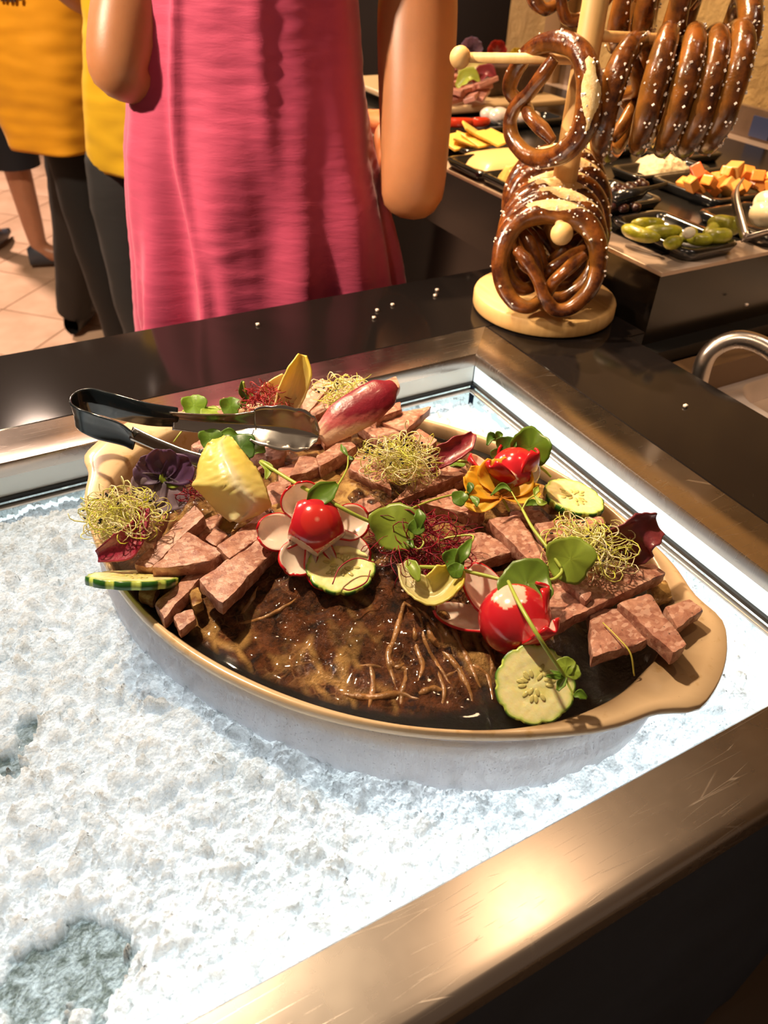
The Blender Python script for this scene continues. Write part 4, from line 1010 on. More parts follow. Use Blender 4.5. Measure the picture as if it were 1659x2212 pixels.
#PART2
# ------------------------------------------------------------------ pretzel stand
t = NT('beech_wood'); v = t.coord((1, 1, 1)); gr = t.noise(t.coord((30, 3, 3)), 3, 5, .6, .4)
t.base(t.mix(t.ramp(gr, [(.3, 0.0), (.7, 1.0)]), (.52, .30, .10), (.66, .42, .17))); t.setv(Roughness=.5); t.bump(gr, .1, .001); WOOD = t.m
B0 = Vector((.714, .800, .9012))
stand = empty('pretzel_stand', B0, 'pale wooden pretzel stand with a round base, pole and ball ended pegs', 'stand')
def lathe(prof, c, ax=UP, n=64):
    x, y, a = basis(ax); c = Vector(c)
    return grid(lambda u, v_: c+x*(prof[round(u*(len(prof)-1))][0]*cos(2*pi*v_))+y*(prof[round(u*(len(prof)-1))][0]*sin(2*pi*v_))+a*prof[round(u*(len(prof)-1))][1], len(prof), n, True)
o = mk('base', *lathe([(.0001, 0), (.094, 0), (.0985, .002), (.100, .005), (.100, .0195), (.0985, .0225), (.096, .0238), (.0001, .0238)], B0), WOOD, stand)
m = o.modifiers.new('e', 'EDGE_SPLIT'); m.split_angle = radians(35)
o = mk('pole', *tube([B0+UP*.0238, B0+UP*.2, B0+UP*.62], [.0165, .0155, .0145], 20), WOOD, stand)
def peg(a, b, r=.0055, rb=.0125):
    a, b = Vector(a), Vector(b); d = (b-a).normalized()
    mk('peg', *tube([a, a+d*.02, b-d*.008], [r*1.15, r*1.1, r], 14), WOOD, stand); mk('ball', *sphere(b, rb, 14, 22), WOOD, stand)
BP = Vector((B0.x, B0.y, 0))
PF = [BP+VH*.085+VR*.0+UP*1.048, BP-VH*.108-VR*.014+UP*1.043]
peg(PF[0], PF[1], .0058, .0135)
PL_ = [BP+UP*1.212, BP-VR*.148+UP*1.208]; peg(PL_[0], PL_[1])
PR_ = [BP+UP*1.236, BP+VR*.165+VH*.02+UP*1.234]; peg(PR_[0], PR_[1])
PU_ = [BP+UP*1.335, D(1560, -60, .90)]; peg(PU_[0], PU_[1])
t = NT('pretzel_crust'); v = t.coord(rnd=True); at = t.attr(); sp = t.new('ShaderNodeSeparateColor'); t.link(at, sp.inputs[0]); oi = t.new('ShaderNodeObjectInfo')
n_ = t.noise(v, 4.2, 5, .6)
c = t.mix(t.ramp(n_, [(.40, 0.0), (.66, 1.0)]), (.050, .012, .004), (.21, .060, .009))
c = t.mix(t.math('MULTIPLY', sp.outputs[0], .8), c, (.46, .20, .035)); t.base(c)
t.setv(Roughness=.2, Coat_Weight=.5, Coat_Roughness=.12); t.bump(t.noise(v, 14, 4, .6), .4, .0015); CRUST = t.m
t = NT('pretzel_crumb'); v = t.coord(rnd=True); t.base(t.mix(t.ramp(t.noise(v, 9, 5, .7), [(.35, 0.0), (.65, 1.0)]), (.74, .48, .17), (.90, .70, .38))); t.setv(Roughness=.7); t.bump(t.noise(v, 30, 6, .7), .8, .0015); CRUMB = t.m
SALT = simple('salt', (.86, .76, .68), .35)
PR = .073
def strand(sg):
    q = [(0, .79, 0), (.35, .745, 0), (.66, .53, 0), (.83, .12, .02), (.79, -.34, .03), (.54, -.70, .03), (.24, -.80, .05), (.0, -.60, .13*sg), (-.16, -.30, .14), (-.40, -.02, .12), (-.60, .16, .06)]
    return [Vector((x*sg, y, z)) for x, y, z in q]
def pretz_geo():
    parts = []; C = []
    a = strand(1); b = strand(-1); c = cat(b[:0:-1]+a, 7); rr0 = [.205, .205, .185, .165, .15, .14, .125, .115, .11, .12, .085]
    v_, f_ = tube(c, rr0[:0:-1]+rr0, 16); L = len(c)
    for i in range(L):
        for k in range(16):
            p = v_[i*16+k]; dd = (p-c[i]).normalized(); C.append(Vector((max(0, -dd.z*.9+.1)*.6+max(0, dd.dot(-c[i].normalized()))*.5, 0, 0)))
    v_ = [p+noise.noise_vector(p*3)*.02 for p in v_]
    parts.append((v_, f_))
    V, F = join(parts); return V, F, C
PV, PFc, PC_ = pretz_geo()
def crumb_geo():
    pts = [Vector((x, .79-.30*x*x*1.0, 0)) for x in np.linspace(-.52, .52, 25)]
    def f(u, v_):
        i = u*24; a = pts[int(round(i))]; k = u*2-1; w_ = sqrt(max(0, 1-k*k))*.80*(1+.25*nz((u*7, 0, 0), 1, 3)); ang = radians(38)+(v_*2-1)*w_
        r = .205*(1-.12*k*k)+.012*(1-abs(v_*2-1))
        return a+Vector((0, cos(ang), sin(ang)))*r
    return grid(f, 25, 11)
def salt_geo(n=46, seed=1):
    rs = random.Random(seed); pr = []
    cc = [cat(strand(s_), 7) for s_ in (1, -1)]
    for i in range(n):
        c = rs.choice(cc); k = min(len(c)-2, int(abs(rs.gauss(0, .22))*len(c))); p = c[k]; tg_ = (c[k+1]-c[k]).normalized()
        ang = rs.gauss(radians(50), .7); out = p.normalized(); d = (out*cos(ang)+Vector((0, 0, 1))*sin(ang)); d = (d-tg_*d.dot(tg_)).normalized()
        r = interp([.205, .205, .185, .165, .15, .14, .125, .115, .11, .12, .085], len(c))[k]
        q = Quaternion((rs.random(), rs.random(), rs.random(), rs.random())).normalized().to_matrix(); s_ = rs.uniform(.009, .017)
        v_, f_ = box(-s_, s_, -s_, s_, -s_*1.3, s_*1.3); pr.append(([p+d*r+q @ Vector(a) for a in v_], f_))
    return join(pr)
PG = 'pretzels on the stand'; proto = {}
def pretzel(c, nrm, up, label, sc=1.0, salted=1, slit=True, sq=1.0):
    n = Vector(nrm).normalized(); u = Vector(up); u = (u-n*u.dot(n)).normalized(); x = u.cross(n)
    root = empty('pretzel', c, label, 'pretzel', PG)
    root.rotation_euler = Matrix((x, u, n)).transposed().to_euler(); s_ = PR*sc; root.scale = (s_*sq, s_, s_)
    if not proto:
        proto['crust'] = mk('crust', PV, PFc, CRUST, root, local=True, cols=PC_); subs(proto['crust'])
        proto['crumb'] = mk('crumb_slit', *crumb_geo(), CRUMB, root, local=True)
        proto['salt'] = mk('salt', *salt_geo(), SALT, root, False, local=True); proto['salt']['kind'] = 'stuff'
        if not slit: proto['crumb'].parent = None
        return root
    for k in ('crust', 'crumb', 'salt'):
        if (k == 'crumb' and not slit) or (k == 'salt' and not salted): continue
        o = proto[k].copy(); S.collection.objects.link(o); o.parent = root
    return root
def onp(a, b, d): return Vector(a).lerp(Vector(b), d)
fd = (-VH*.97-VR*.06+UP*.06)
pretzel(BP-VH*.083-VR*.019+UP*1.000, -VH*.93-VR*.10+UP*.36, UP, 'frontmost pretzel on the bottom peg, facing the viewer under the ball end')
pretzel(BP-VH*.052-VR*.014+UP*1.006, -VH*.95-VR*.05+UP*.36, UP+VR*.2, 'second pretzel from the front on the bottom peg')
pretzel(BP-VH*.024-VR*.010+UP*1.010, -VH*.97+VR*.08+UP*.30, UP+VR*.12, 'third pretzel from the front on the bottom peg')
pretzel(BP+VH*.006+VR*.002+UP*1.012, -VH*.97+UP*.25, UP-VR*.15, 'fourth pretzel on the bottom peg, just in front of the pole')
pretzel(BP+VH*.040+VR*.004+UP*1.022, -VH*.97+UP*.10, UP+VR*.1, 'pretzel on the bottom peg just behind the pole', 1.03)
pretzel(BP+VH*.066+VR*.004+UP*1.030, -VH*.97+VR*.1+UP*.05, UP, 'rearmost pretzel on the bottom peg, its top glowing orange', 1.03)
pretzel(BP-VR*.040-VH*.026+UP*1.170, -VR*.74-VH*.62+UP*.10, VR*.60-VH*.75+UP*.28, 'single pretzel hanging from the left peg with a pale split side', 1.0)
rx = [(.052, .00, 1.172, .55), (.085, -.005, 1.184, .28), (.113, -.008, 1.184, .2), (.139, -.008, 1.184, .16), (.163, -.01, 1.190, .12)]
lab = ['pretzel on the right peg nearest the pole, its loop open to the left', 'second pretzel from the pole on the right peg', 'third pretzel from the pole on the right peg', 'fourth pretzel from the pole on the right peg', 'fifth pretzel from the pole on the right peg, salted on top']
for (d, b, z, tw), l_ in zip(rx, lab):
    pretzel(BP+VR*d+VH*b+UP*z, VR*.9-VH*tw*.9+UP*-.05, -VH*.93-VR*tw+UP*.12, l_, 1.0, slit=False)
pretzel(BP+VR*.182+VH*.035+UP*1.222, VR*.95-VH*.1, -VH*.5+UP*.8, 'outermost pretzel on the right peg, by the yellow wall', .92, slit=False)
pretzel(D(1482, -10, .93), -VH*.38+VR*.93, -UP*.95-VR*.10, 'large dark pretzel hanging at the upper right, split side down', 1.1)
pretzel(D(1412, -48, .965), -VH*.3+VR*.95, -UP*.95-VR*.1, 'dark pretzel hanging behind the large one at the upper right', 1.0, slit=False)
pretzel(D(1362, -22, .985), -VH*.36+VR*.93, -UP*.95-VR*.05, 'dark salted pretzel at the top, just right of the pole', 1.0, slit=False)
pretzel(D(1240, -72, 1.02), -VH*.9+VR*.1, UP+VR*.3, 'pretzel at the top in front of the pole, only its lower loops in view', .95, slit=False)

# ------------------------------------------------------------------ buffet block behind
RIMM = simple('rim_steel', (.60, .46, .36), .42, .55)
BZ = .975; BX0, BY0, BX1, BY1 = .818, .694, 1.60, 2.02
buf = empty('buffet_counter', (1.2, 1.3, 0), 'dark raised buffet counter with a steel rim, set with black trays', 'counter')
mk('cabinet_body', *join([box(BX0+.012, 1.59, BY0+.012, BY1, .862, BZ-.006), box(BX0+.06, 1.59, BY0+.09, BY1, 0, .862)]), simple('dark_panel', (.012, .009, .007), .14), buf, False)
o = mk('steel_top', *box(BX0, 1.594, BY0, BY1, BZ-.006, BZ), RIMM, buf, False); bevel(o, .0012)
o = mk('inset_board', *box(BX0+.048, 1.53, BY0+.05, BY1, BZ, BZ+.0012), simple('black_inset', (.012, .011, .010), .2), buf, False)
o = mk('plinth_edge', *box(BX0-.01, 1.59, BY0-.016, BY0+.012, .842, .862), simple('black_edge', (.008, .008, .008), .35), buf, False)
mk('backsplash', *box(1.575, 1.594, BY0, BY1, BZ, BZ+.058), simple('brown_stone', (.17, .11, .07), .3, var=(14, .3)), buf, False)
o = tag(mk('blue_reflection', *box(1.571, 1.575, 1.155, 1.205, BZ+.006, BZ+.046), simple('blue_reflection', (.05, .07, .16), .3), buf, False)); o.name = 'blue_reflection'  # blue inset stands for a blue object's reflection in the backsplash
# recess with the wash basin right of the black slab
SKM = simple('sink_steel', (.66, .56, .50), .36, .5, var=(12, .1))
mk('brown_side_panel', *box(.775, 1.585, .64, .675, .3, .842), simple('brown_panel', (.16, .085, .035), .55), buf, False)
sink = empty('steel_sink', (1.0, .5, .8), 'stainless steel sink deck with a rounded basin beside the black counter', 'sink')
def rrect(x0, x1, y0, y1, r, z, n=8):
    o_ = []
    for cx, cy, a0 in ((x1-r, y1-r, 0), (x0+r, y1-r, 90), (x0+r, y0+r, 180), (x1-r, y0+r, 270)):
        for k in range(n+1):
            a = radians(a0+90*k/n); o_.append(Vector((cx+r*cos(a), cy+r*sin(a), z)))
    return o_
SZ = .80; q1 = P(1540, 832, SZ); q2 = P(1600, 858, SZ)
sx0, sy1 = q1.x, q1.y; bx0, by1 = q2.x, P(1659, 815, SZ).y
rg = [rrect(sx0-.25, 1.5, -.2, sy1, .004, SZ-.01), rrect(sx0-.25, 1.5, -.2, sy1, .004, SZ), rrect(bx0, 1.45, -.1, by1, .05, SZ), rrect(bx0+.004, 1.446, -.096, by1-.004, .048, SZ-.004), rrect(bx0+.012, 1.43, -.09, by1-.012, .045, SZ-.03), rrect(bx0+.04, 1.4, -.06, by1-.04, .04, SZ-.04)]
V = [p for r in rg for p in r]; n_ = len(rg[0]); F = [(i*n_+k, i*n_+(k+1) % n_, (i+1)*n_+(k+1) % n_, (i+1)*n_+k) for i in range(len(rg)-1) for k in range(n_)]+[tuple(range((len(rg)-1)*n_, len(rg)*n_))]
o = mk('basin', V, F, SKM, sink); fixn(o); m = o.modifiers.new('e', 'EDGE_SPLIT'); m.split_angle = radians(40)
yT = .52
fa = cat([D(1505, 860, 1.02), D(1512, 812, 1.0), D(1528, 768, .985), D(1560, 742, .975), D(1602, 733, .965), D(1650, 748, .955), D(1700, 785, .945)], 8)
tap = mk('steel_grab_handle', *tube([fa[0]-UP*.20]+fa, .0115, 18), STEELD); tag(tap, 'curved stainless steel tube arching over the sink deck', 'handle')

# ------------------------------------------------------------------ trays and what they hold
TRM = simple('black_tray', (.010, .010, .010), .16, coat=.3)
TG = 'black trays sunk in the buffet'
def tray(l, r, label, h=.018, z=None, rad=.018, pl=None):
    z = z or BZ+h
    a, b = P(*l, z), P(*r, z); x0, y1, x1, y0 = a.x, a.y, b.x, b.y
    root = empty('serving_tray', ((x0+x1)/2, (y0+y1)/2, BZ+.0012), label, 'tray', TG)
    e = .010; k = .022
    rg = [rrect(x0+.006, x1-.006, y0+.006, y1-.006, rad, BZ+.0014), rrect(x0, x1, y0, y1, rad, z-.003), rrect(x0+.002, x1-.002, y0+.002, y1-.002, rad, z), rrect(x0+e, x1-e, y0+e, y1-e, rad*.8, z), rrect(x0+e+.003, x1-e-.003, y0+e+.003, y1-e-.003, rad*.7, z-.004), rrect(x0+k, x1-k, y0+k, y1-k, rad*.5, BZ+.004)]
    V = [p for q in rg for p in q]; n = len(rg[0])
    F = [(i*n+j, i*n+(j+1) % n, (i+1)*n+(j+1) % n, (i+1)*n+j) for i in range(len(rg)-1) for j in range(n)]+[tuple(range((len(rg)-1)*n, len(rg)*n)), tuple(reversed(range(n)))]
    o = mk('tray_shell', V, F, TRM, root); fixn(o); return x0, x1, y0, y1
tray((1315, 468), (1606, 523), 'black tray of green gherkins at the buffet corner')
tray((1500, 452), (1790, 492), 'black tray of boiled eggs at the right edge')
tray((1400, 380), (1720, 408), 'black tray of orange fruit cubes')
tray((1312, 358), (1545, 362), 'black tray of white crumbled cheese')
tray((1205, 398), (1440, 430), 'black tray of dark olives behind the gherkins')
tray((958, 338), (1230, 352), 'long black tray of pale cream dressing')
tray((1035, 372), (1215, 398), 'small black tray of yellow pieces by the steel rim', rad=.012)
tray((930, 292), (1150, 312), 'black tray of yellow cheese slices')
tray((905, 262), (1120, 272), 'black tray of red pepper strips', rad=.012)
tray((1030, 250), (1230, 255), 'black tray of white mozzarella balls')
tray((1190, 305), (1385, 318), 'black tray holding pale yellow spread')
tray((1370, 318), (1570, 330), 'empty black tray by the backsplash')
GHM = simple('gherkin_skin', (.32, .31, .02), .22, coat=.3, bump=(240, .5, .002), var=(60, .35))
GG = 'gherkins in the black tray'
def lump(c, d, L, r, mat, name, label, catg, grp, bend=.15, nseg=8, taper=.55, kind=None):
    d = Vector(d).normalized(); s_ = d.cross(UP).normalized(); pts = [c+d*(L*(k-.5))+s_*(bend*L*(1-(2*k-1)**2)) for k in np.linspace(0, 1, 9)]
    rr_ = [r*.25, r*.75, r*.95, r, r, r, r*.95, r*.75, r*.3]
    o = mk(name, *tube(pts, rr_, 12), mat); subs(o); return tag(o, label, catg, grp, kind)
GK = [(1398, 482, VR*.95+VH*.1, .050, .0105, 'gherkin at the back left of the tray with a stub of stalk'), (1386, 502, VR*.8-VH*.75, .062, .0105, 'gherkin along the left side of the tray'), (1430, 497, VR*1.0+VH*.12, .058, .0105, 'gherkin lying across the left middle of the tray'),
      (1450, 522, VR*.9+VH*.5, .030, .0095, 'small gherkin end at the front corner of the tray'), (1480, 505, VR*.6+VH*.8, .045, .010, 'gherkin in the middle beside the white onion'), (1512, 515, VR, .040, .009, 'gherkin at the front middle of the tray'),
      (1528, 495, VR*.5+VH*.9, .05, .010, 'gherkin leaning under the thick one on the right'), (1566, 484, VR*.8-VH*.3, .048, .0145, 'thick round gherkin at the right of the tray'), (1548, 507, VR*.9+VH*.2, .042, .0115, 'bright gherkin in front of the thick one')]
for k, (px, py, d, L, r, l_) in enumerate(GK): lump(P(px, py, BZ+.022+.004*(k in (0, 7, 8))), d, L, r, GHM, 'gherkin', l_, 'pickle', GG)
o = mk('pearl_onion', *sphere(P(1488, 503, BZ+.036), .0085, 10, 14, (1.2, .9, .9)), simple('onion_white', (.80, .74, .56), .2, coat=.4)); tag(o, 'white pearl onion among the gherkins', 'onion')
EGG = simple('egg_white', (.86, .72, .48), .25, sss=.2, coat=.2)
for px, py, z, l_ in ((1659, 440, .038, 'boiled egg at the right edge, upper one'), (1650, 463, .026, 'boiled egg at the right edge, lower one partly hidden'), (1700, 455, .026, 'boiled egg at the right edge, just outside the middle')):
    o = mk('boiled_egg', *sphere(P(px, py, BZ+z), .0185, 14, 20, (1, 1.25, 1)), EGG); tag(o, l_, 'egg', 'boiled eggs in the black tray')
# melon cubes
MEL = vcolmat('fruit_cube', .22, coat=.3, bump=(150, .3, .002), sss=.1); rs = random.Random(5)
pos = [(1480, 402), (1500, 392), (1520, 400), (1540, 408), (1558, 398), (1575, 406), (1590, 394), (1608, 402), (1626, 398), (1642, 402), (1655, 396), (1505, 380), (1525, 386), (1545, 388), (1565, 384), (1583, 380), (1600, 386), (1620, 384), (1640, 386), (1508, 374), (1572, 372), (1588, 370), (1612, 375), (1636, 380), (1494, 398), (1532, 394), (1596, 406), (1666, 388), (1670, 402)]
MEM = None
for k, (px, py) in enumerate(pos):
    z = BZ+.016+.012*(1-(py-370)/40)+.010*(k >= 19); a = rs.uniform(.0085, .0125)
    v_, f_ = box(-a, a, -a*1.1, a*1.1, -a*.8, a*.8); rt = Quaternion((rs.random(), rs.random()*.5, rs.random()*.5, rs.random())).normalized().to_matrix(); c_ = P(px, py, z)
    col = Vector((.86, .32, .06)) if k not in (19, 5, 21) else Vector((.80, .12, .03)) if k == 19 else Vector((.62, .36, .10))
    o = mk('fruit_cube', [c_+rt @ Vector(p) for p in v_], f_, MEL, smooth=False, cols=[col*rs.uniform(.8, 1.1)]*8); bevel(o, .0015)
    tag(o, ('deep red-orange fruit cube on top of the heap, left of its middle' if k == 19 else 'dull tan fruit cube on the heap' if k in (5, 21) else 'orange fruit cube in the front row of the black tray' if py > 399 else 'orange fruit cube in the middle of the heap' if py > 383 else 'orange fruit cube high at the back of the heap'), 'fruit', 'orange fruit cubes in the black tray')
# white crumble, cream, spreads
def heap(l, r, zc, label, name, mat, bump=.003, cat_='food', k=0, fr=60, kind='stuff', hh=.012, ell=True):
    a = P(*l, BZ+zc); cx, cy = a.x, a.y; hx, hy = r
    def f(u, v_):
        an = 2*pi*v_; c_, s_ = cos(an), sin(an); m_ = 1/max(abs(c_), abs(s_))**.6
        x = cx+hx*u*c_*m_; y = cy+hy*u*s_*m_; z = BZ+.006+zc*(1-u**4)+hh*(1-u*u)+bump*nz((x, y, k), fr)
        return (x, y, z)
    o = mk(name, *grid(f, 26, 60, True), mat); return tag(o, label, cat_, kind=kind)
WCH = simple('white_cheese', (.84, .70, .46), .5, bump=(160, .8, .004)); CRM = simple('cream_dressing', (.80, .56, .24), .3, coat=.2, bump=(30, .2, .004)); YEL = simple('yellow_food', (.80, .58, .16), .4, bump=(90, .5, .004))
heap((1428, 358), (.050, .040), .014, 'heap of white crumbled cheese in a black tray', 'crumbled_cheese', WCH, .005, fr=160)
heap((1088, 338), (.080, .058), .014, 'pale cream dressing filling the long black tray', 'cream_dressing', CRM, .001, fr=20, hh=.002)
heap((1108, 382), (.024, .022), .016, 'small heap of yellow pieces near the steel rim', 'yellow_pieces', YEL, .006, fr=120)
heap((1285, 310), (.055, .04), .016, 'pale yellow spread behind the stacked pretzels', 'yellow_spread', YEL, .003, fr=60)
OLV = simple('olive', (.035, .012, .010), .12, coat=.5)
for k, (px, py) in enumerate([(1328, 412), (1338, 405), (1348, 409), (1358, 402), (1366, 408), (1376, 400), (1384, 394), (1342, 415), (1322, 448), (1334, 446), (1348, 450), (1362, 444), (1374, 448), (1352, 412), (1300, 430), (1392, 400)]):
    o = mk('olive', *sphere(P(px, py, BZ+.020), .0075, 8, 12, (1.2, 1, .9)), OLV); tag(o, ('glossy dark olive in the row just behind the gherkins' if py > 440 else 'glossy dark olive beside the black spoon'), 'olive', 'dark olives in the black tray')
o = mk('spoon', *join([tube([P(1325, 432, BZ+.03), P(1380, 418, BZ+.034), P(1400, 408, BZ+.04), P(1440, 398, BZ+.045)], [.012, .010, .004, .004], 10)]), TRM); tag(o, 'black serving spoon lying in the olive tray', 'spoon')
CHS = simple('cheese_slice', (.84, .58, .13), .35, var=(40, .12))
for k, (px, py, a, l_) in enumerate([(985, 306, .3, 'lowest yellow cheese slice at the left'), (1010, 302, .9, 'yellow cheese slice in the middle of its tray'), (1040, 300, .2, 'wide yellow cheese slice'), (1068, 297, .5, 'yellow cheese slice at the right of its tray'), (1026, 286, 1.1, 'upright yellow cheese slice with a peak')]):
    c_ = P(px, py, BZ+.022+.003*k); e = .032; v_, f_ = box(-e, e, -e*.8, e*.8, -.0022, .0022); rt = (Matrix.Rotation(a, 3, 'Z') @ Matrix.Rotation(.25+.25*(k == 4), 3, 'X'))
    o = mk('cheese_slice', [c_+rt @ Vector(p) for p in v_], f_, CHS, smooth=False); bevel(o, .001); tag(o, l_, 'cheese', 'cheese slices in the black tray')
PEP = simple('red_pepper', (.72, .05, .015), .15, coat=.5)
for px, py, d, L, l_ in ((985, 262, VR+VH*.2, .09, 'long red pepper strip by the arm'), (1035, 262, VR+VH*.4, .05, 'short red pepper strip')):
    lump(P(px, py, BZ+.024), d, L, .010, PEP, 'pepper_strip', l_, 'pepper', 'red pepper strips')
MOZ = simple('mozzarella', (.86, .72, .62), .2, coat=.5, bump=(40, .3, .004))
for px, py, r, l_ in ((1056, 246, .017, 'white mozzarella ball at the left of its tray'), (1078, 249, .020, 'large white mozzarella ball, left of centre'), (1112, 244, .018, 'white mozzarella ball, right of centre'), (1132, 250, .016, 'small white mozzarella ball'), (1152, 252, .014, 'mozzarella ball at the right, behind the hanging pretzel')):
    o = mk('mozzarella_ball', *sphere(P(px, py, BZ+.024), r, 10, 16, (1.2, 1, .8)), MOZ); tag(o, l_, 'cheese', 'mozzarella balls in the black tray')
# square tongs over the gherkin tray
sq = [P(1600, 392, BZ+.07), P(1588, 425, BZ+.06), P(1610, 515, BZ+.034), P(1665, 500, BZ+.04), P(1720, 480, BZ+.05)]
def strip(pts, w_, up=UP, th=.0016):
    V = []; pts = [Vector(p) for p in pts]
    for i, p in enumerate(pts):
        V += [p-up*w_/2, p+up*w_/2]
    o_ = [(2*i, 2*i+2, 2*i+3, 2*i+1) for i in range(len(pts)-1)]; return V, o_
t2 = empty('steel_tongs', P(1610, 500, BZ+.02), 'dark steel tongs lying across the gherkin and egg trays', 'tongs')
o = mk('left_arm', *strip(cat(sq[:3], 8), .013, (UP+VR*.6).normalized()), STEELD, t2); solid(o, .002); o = mk('right_arm', *strip(sq[2:], .013, (UP-VH*.6).normalized()), STEELD, t2); solid(o, .002)
# salad platter at the far end of the buffet
SPZ = BZ+.05
a = P(960, 232, BZ+.02); b = P(1175, 214, BZ+.02)
o = mk('salad_platter', *box(a.x-.08, b.x+.02, b.y-.06, b.y+.34, BZ+.016, BZ+.03), simple('beige_platter', (.62, .44, .24), .35)); bevel(o, .004); tag(o, 'long beige serving board of cold cuts at the far end of the buffet', 'platter')
SZ0 = BZ+.03
def far(px, py, up=0): return P(px, py, SZ0+up)
TB = simple('dark_terrine', (.06, .030, .020), .4, bump=(60, .6, .008), var=(30, .6))
c1, c2 = P(1058, 212, SZ0), P(1170, 200, SZ0)
o = mk('terrine_block', *box(c1.x, c2.x, c2.y-.01, c2.y+.10, SZ0, SZ0+.062), TB, smooth=False); bevel(o, .006, 3); tag(o, 'dark terrine block on the far serving board', 'meat')
HAM = simple('ham_slice', (.58, .27, .20), .35, bump=(60, .4, .004), var=(40, .25)); rs = random.Random(11)
for k, (px, py) in enumerate([(980, 212), (1000, 205), (1022, 208), (1042, 204), (985, 196), (1010, 192), (1040, 190), (975, 180), (1000, 176), (1030, 172), (1050, 178), (985, 160)]):
    c_ = far(px, py, .012+.004*k*.8); e = rs.uniform(.022, .034); v_, f_ = box(-e, e, -e*.45, e*.45, -.005, .005)
    rt = Matrix.Rotation(rs.uniform(-.3, .9), 3, 'Z') @ Matrix.Rotation(rs.uniform(-.5, .5), 3, 'X') @ Matrix.Rotation(rs.uniform(-.3, .3), 3, 'Y')
    o = mk('ham_slice', [c_+rt @ Vector(p) for p in v_], f_, HAM, smooth=False); bevel(o, .0015); tag(o, ('pink cold cut lying lowest in the far pile' if k < 4 else 'pink cold cut in the middle of the far pile' if k < 7 else 'pink cold cut on top of the far pile'), 'meat', 'cold cuts on the far serving board')
def farleaf(px, py, up, wd, ln, col, label, dx=.5):
    c_ = far(px, py, up); V, F = leafmesh([c_-VR*ln*dx-UP*.01, c_+UP*.012, c_+VR*ln*dx+UP*.004], [wd*.3, wd, wd*.8, .002], UP*.7-VH*.7, .5, .006, 60, 14, 11, seed=px)
    o = mk('lettuce_leaf', V, F, ENDM, cols=[Vector(col)]*len(V)); solid(o, .001); tag(o, label, 'leaf', 'garnish leaves on the far serving board')
farleaf(1025, 158, .052, .026, .07, (.80, .72, .30), 'pale yellow leaf on the far cold cuts'); farleaf(1012, 178, .045, .018, .05, (.50, .60, .10), 'green leaf edge on the far cold cuts'); farleaf(1048, 170, .05, .018, .05, (.30, .05, .06), 'dark red leaf on the far cold cuts'); farleaf(985, 150, .055, .018, .05, (.40, .10, .10), 'small reddish leaf at the left of the far cold cuts')
back = Vector((b.x-.12, b.y+.16, SZ0)); 
flower(P(1018, 108, SZ0+.075), -VH+UP*.3, .026, [(80, 1.0, .6, .2, (.40, .28, .50)), (140, 1.0, .6, .2, (.46, .32, .55)), (210, 1.0, .6, .1, (.30, .20, .36)), (290, 1.4, .5, .1, (.40, .30, .46)), (20, 1.0, .6, .2, (.45, .34, .55))], 'lilac flower on the far serving board', (.10, .05, .12), stem=[(1018, 135, SZ0+.03)])
flower(P(1073, 112, SZ0+.07), -VH+UP*.4, .022, [(90, 1.0, .8, .4, (.70, .05, .03)), (30, 1.0, .8, .4, (.66, .04, .03)), (150, 1.0, .8, .4, (.70, .06, .04)), (210, 1.0, .7, .3, (.6, .03, .03)), (330, 1.0, .7, .3, (.68, .05, .05))], 'red radish rose on the far serving board', (.85, .45, .35), 'radish_rose', 'radish', stem=[(1075, 135, SZ0+.04)])
flower(P(1115, 120, SZ0+.065), -VH+UP*.6, .016, [(90, 1, .7, .2, (.85, .62, .03)), (0, 1, .7, .2, (.85, .62, .03)), (180, 1, .7, .2, (.85, .62, .03)), (270, 1, .7, .2, (.85, .62, .03))], 'small yellow flower on the dark terrine block', (.7, .4, .02), stem=[(1115, 135, SZ0+.05)])
# salt grains and droplets scattered on the black slab
DROP = simple('salt_crumb', (.85, .72, .62), .3); pr = []
for px, py in [(848, 660), (815, 672), (557, 703), (944, 628), (808, 688), (940, 640), (1480, 879), (1362, 560), (1372, 571), (1412, 687), (1612, 660)]:
    v_, f_ = box(-.0022, .0022, -.0018, .0018, 0, .003); c_ = P(px, py, .9003) if py not in (560, 571) else P(px, py, .9003); pr.append(([c_+Vector(p) for p in v_], f_))
o = mk('salt_crumbs', *join(pr), DROP); tag(o, 'salt crumbs fallen from the pretzels onto the black counter', 'salt', kind='stuff')

# ------------------------------------------------------------------ people
def skin(name, verts, edges, rad, mat, parent=None, label=None, catg=None, lv=2, root=0):
    me = bpy.data.meshes.new(name); vs = [Vector(v_) for v_ in verts]; org = vs[root].copy() if not parent else wloc(parent)
    me.from_pydata([v_-org for v_ in vs], edges, []); o = bpy.data.objects.new(name, me); S.collection.objects.link(o)
    if parent: o.parent = parent
    else: o.location = org
    me.materials.append(mat)
    m = o.modifiers.new('sk', 'SKIN'); m.use_smooth_shade = True; m.branch_smoothing = .6
    sk = me.skin_vertices[0].data if me.skin_vertices else None
    for i, r in enumerate(rad):
        r = (r, r) if not isinstance(r, tuple) else r; sk[i].radius = r
    sk[root].use_root = True
    subs(o, lv); return tag(o, label, catg)
def skinmat(name, col):
    t = NT(name); v = t.coord(); t.base(t.mix(t.ramp(t.noise(v, 14, 5, .6), [(.35, 0.0), (.65, 1.0)]), tuple(c*.86 for c in col), col)); t.setv(Roughness=.42, Subsurface_Weight=.15, Subsurface_Scale=.01)
    t.bump(t.noise(v, 260, 4), .12, .001); return t.m
SK1 = skinmat('skin_tanned', (.50, .205, .082)); SK2 = skinmat('skin_fair', (.46, .21, .12))
HAIR1 = simple('brown_hair', (.05, .025, .012), .4); HAIR2 = simple('dark_hair', (.02, .014, .01), .4)
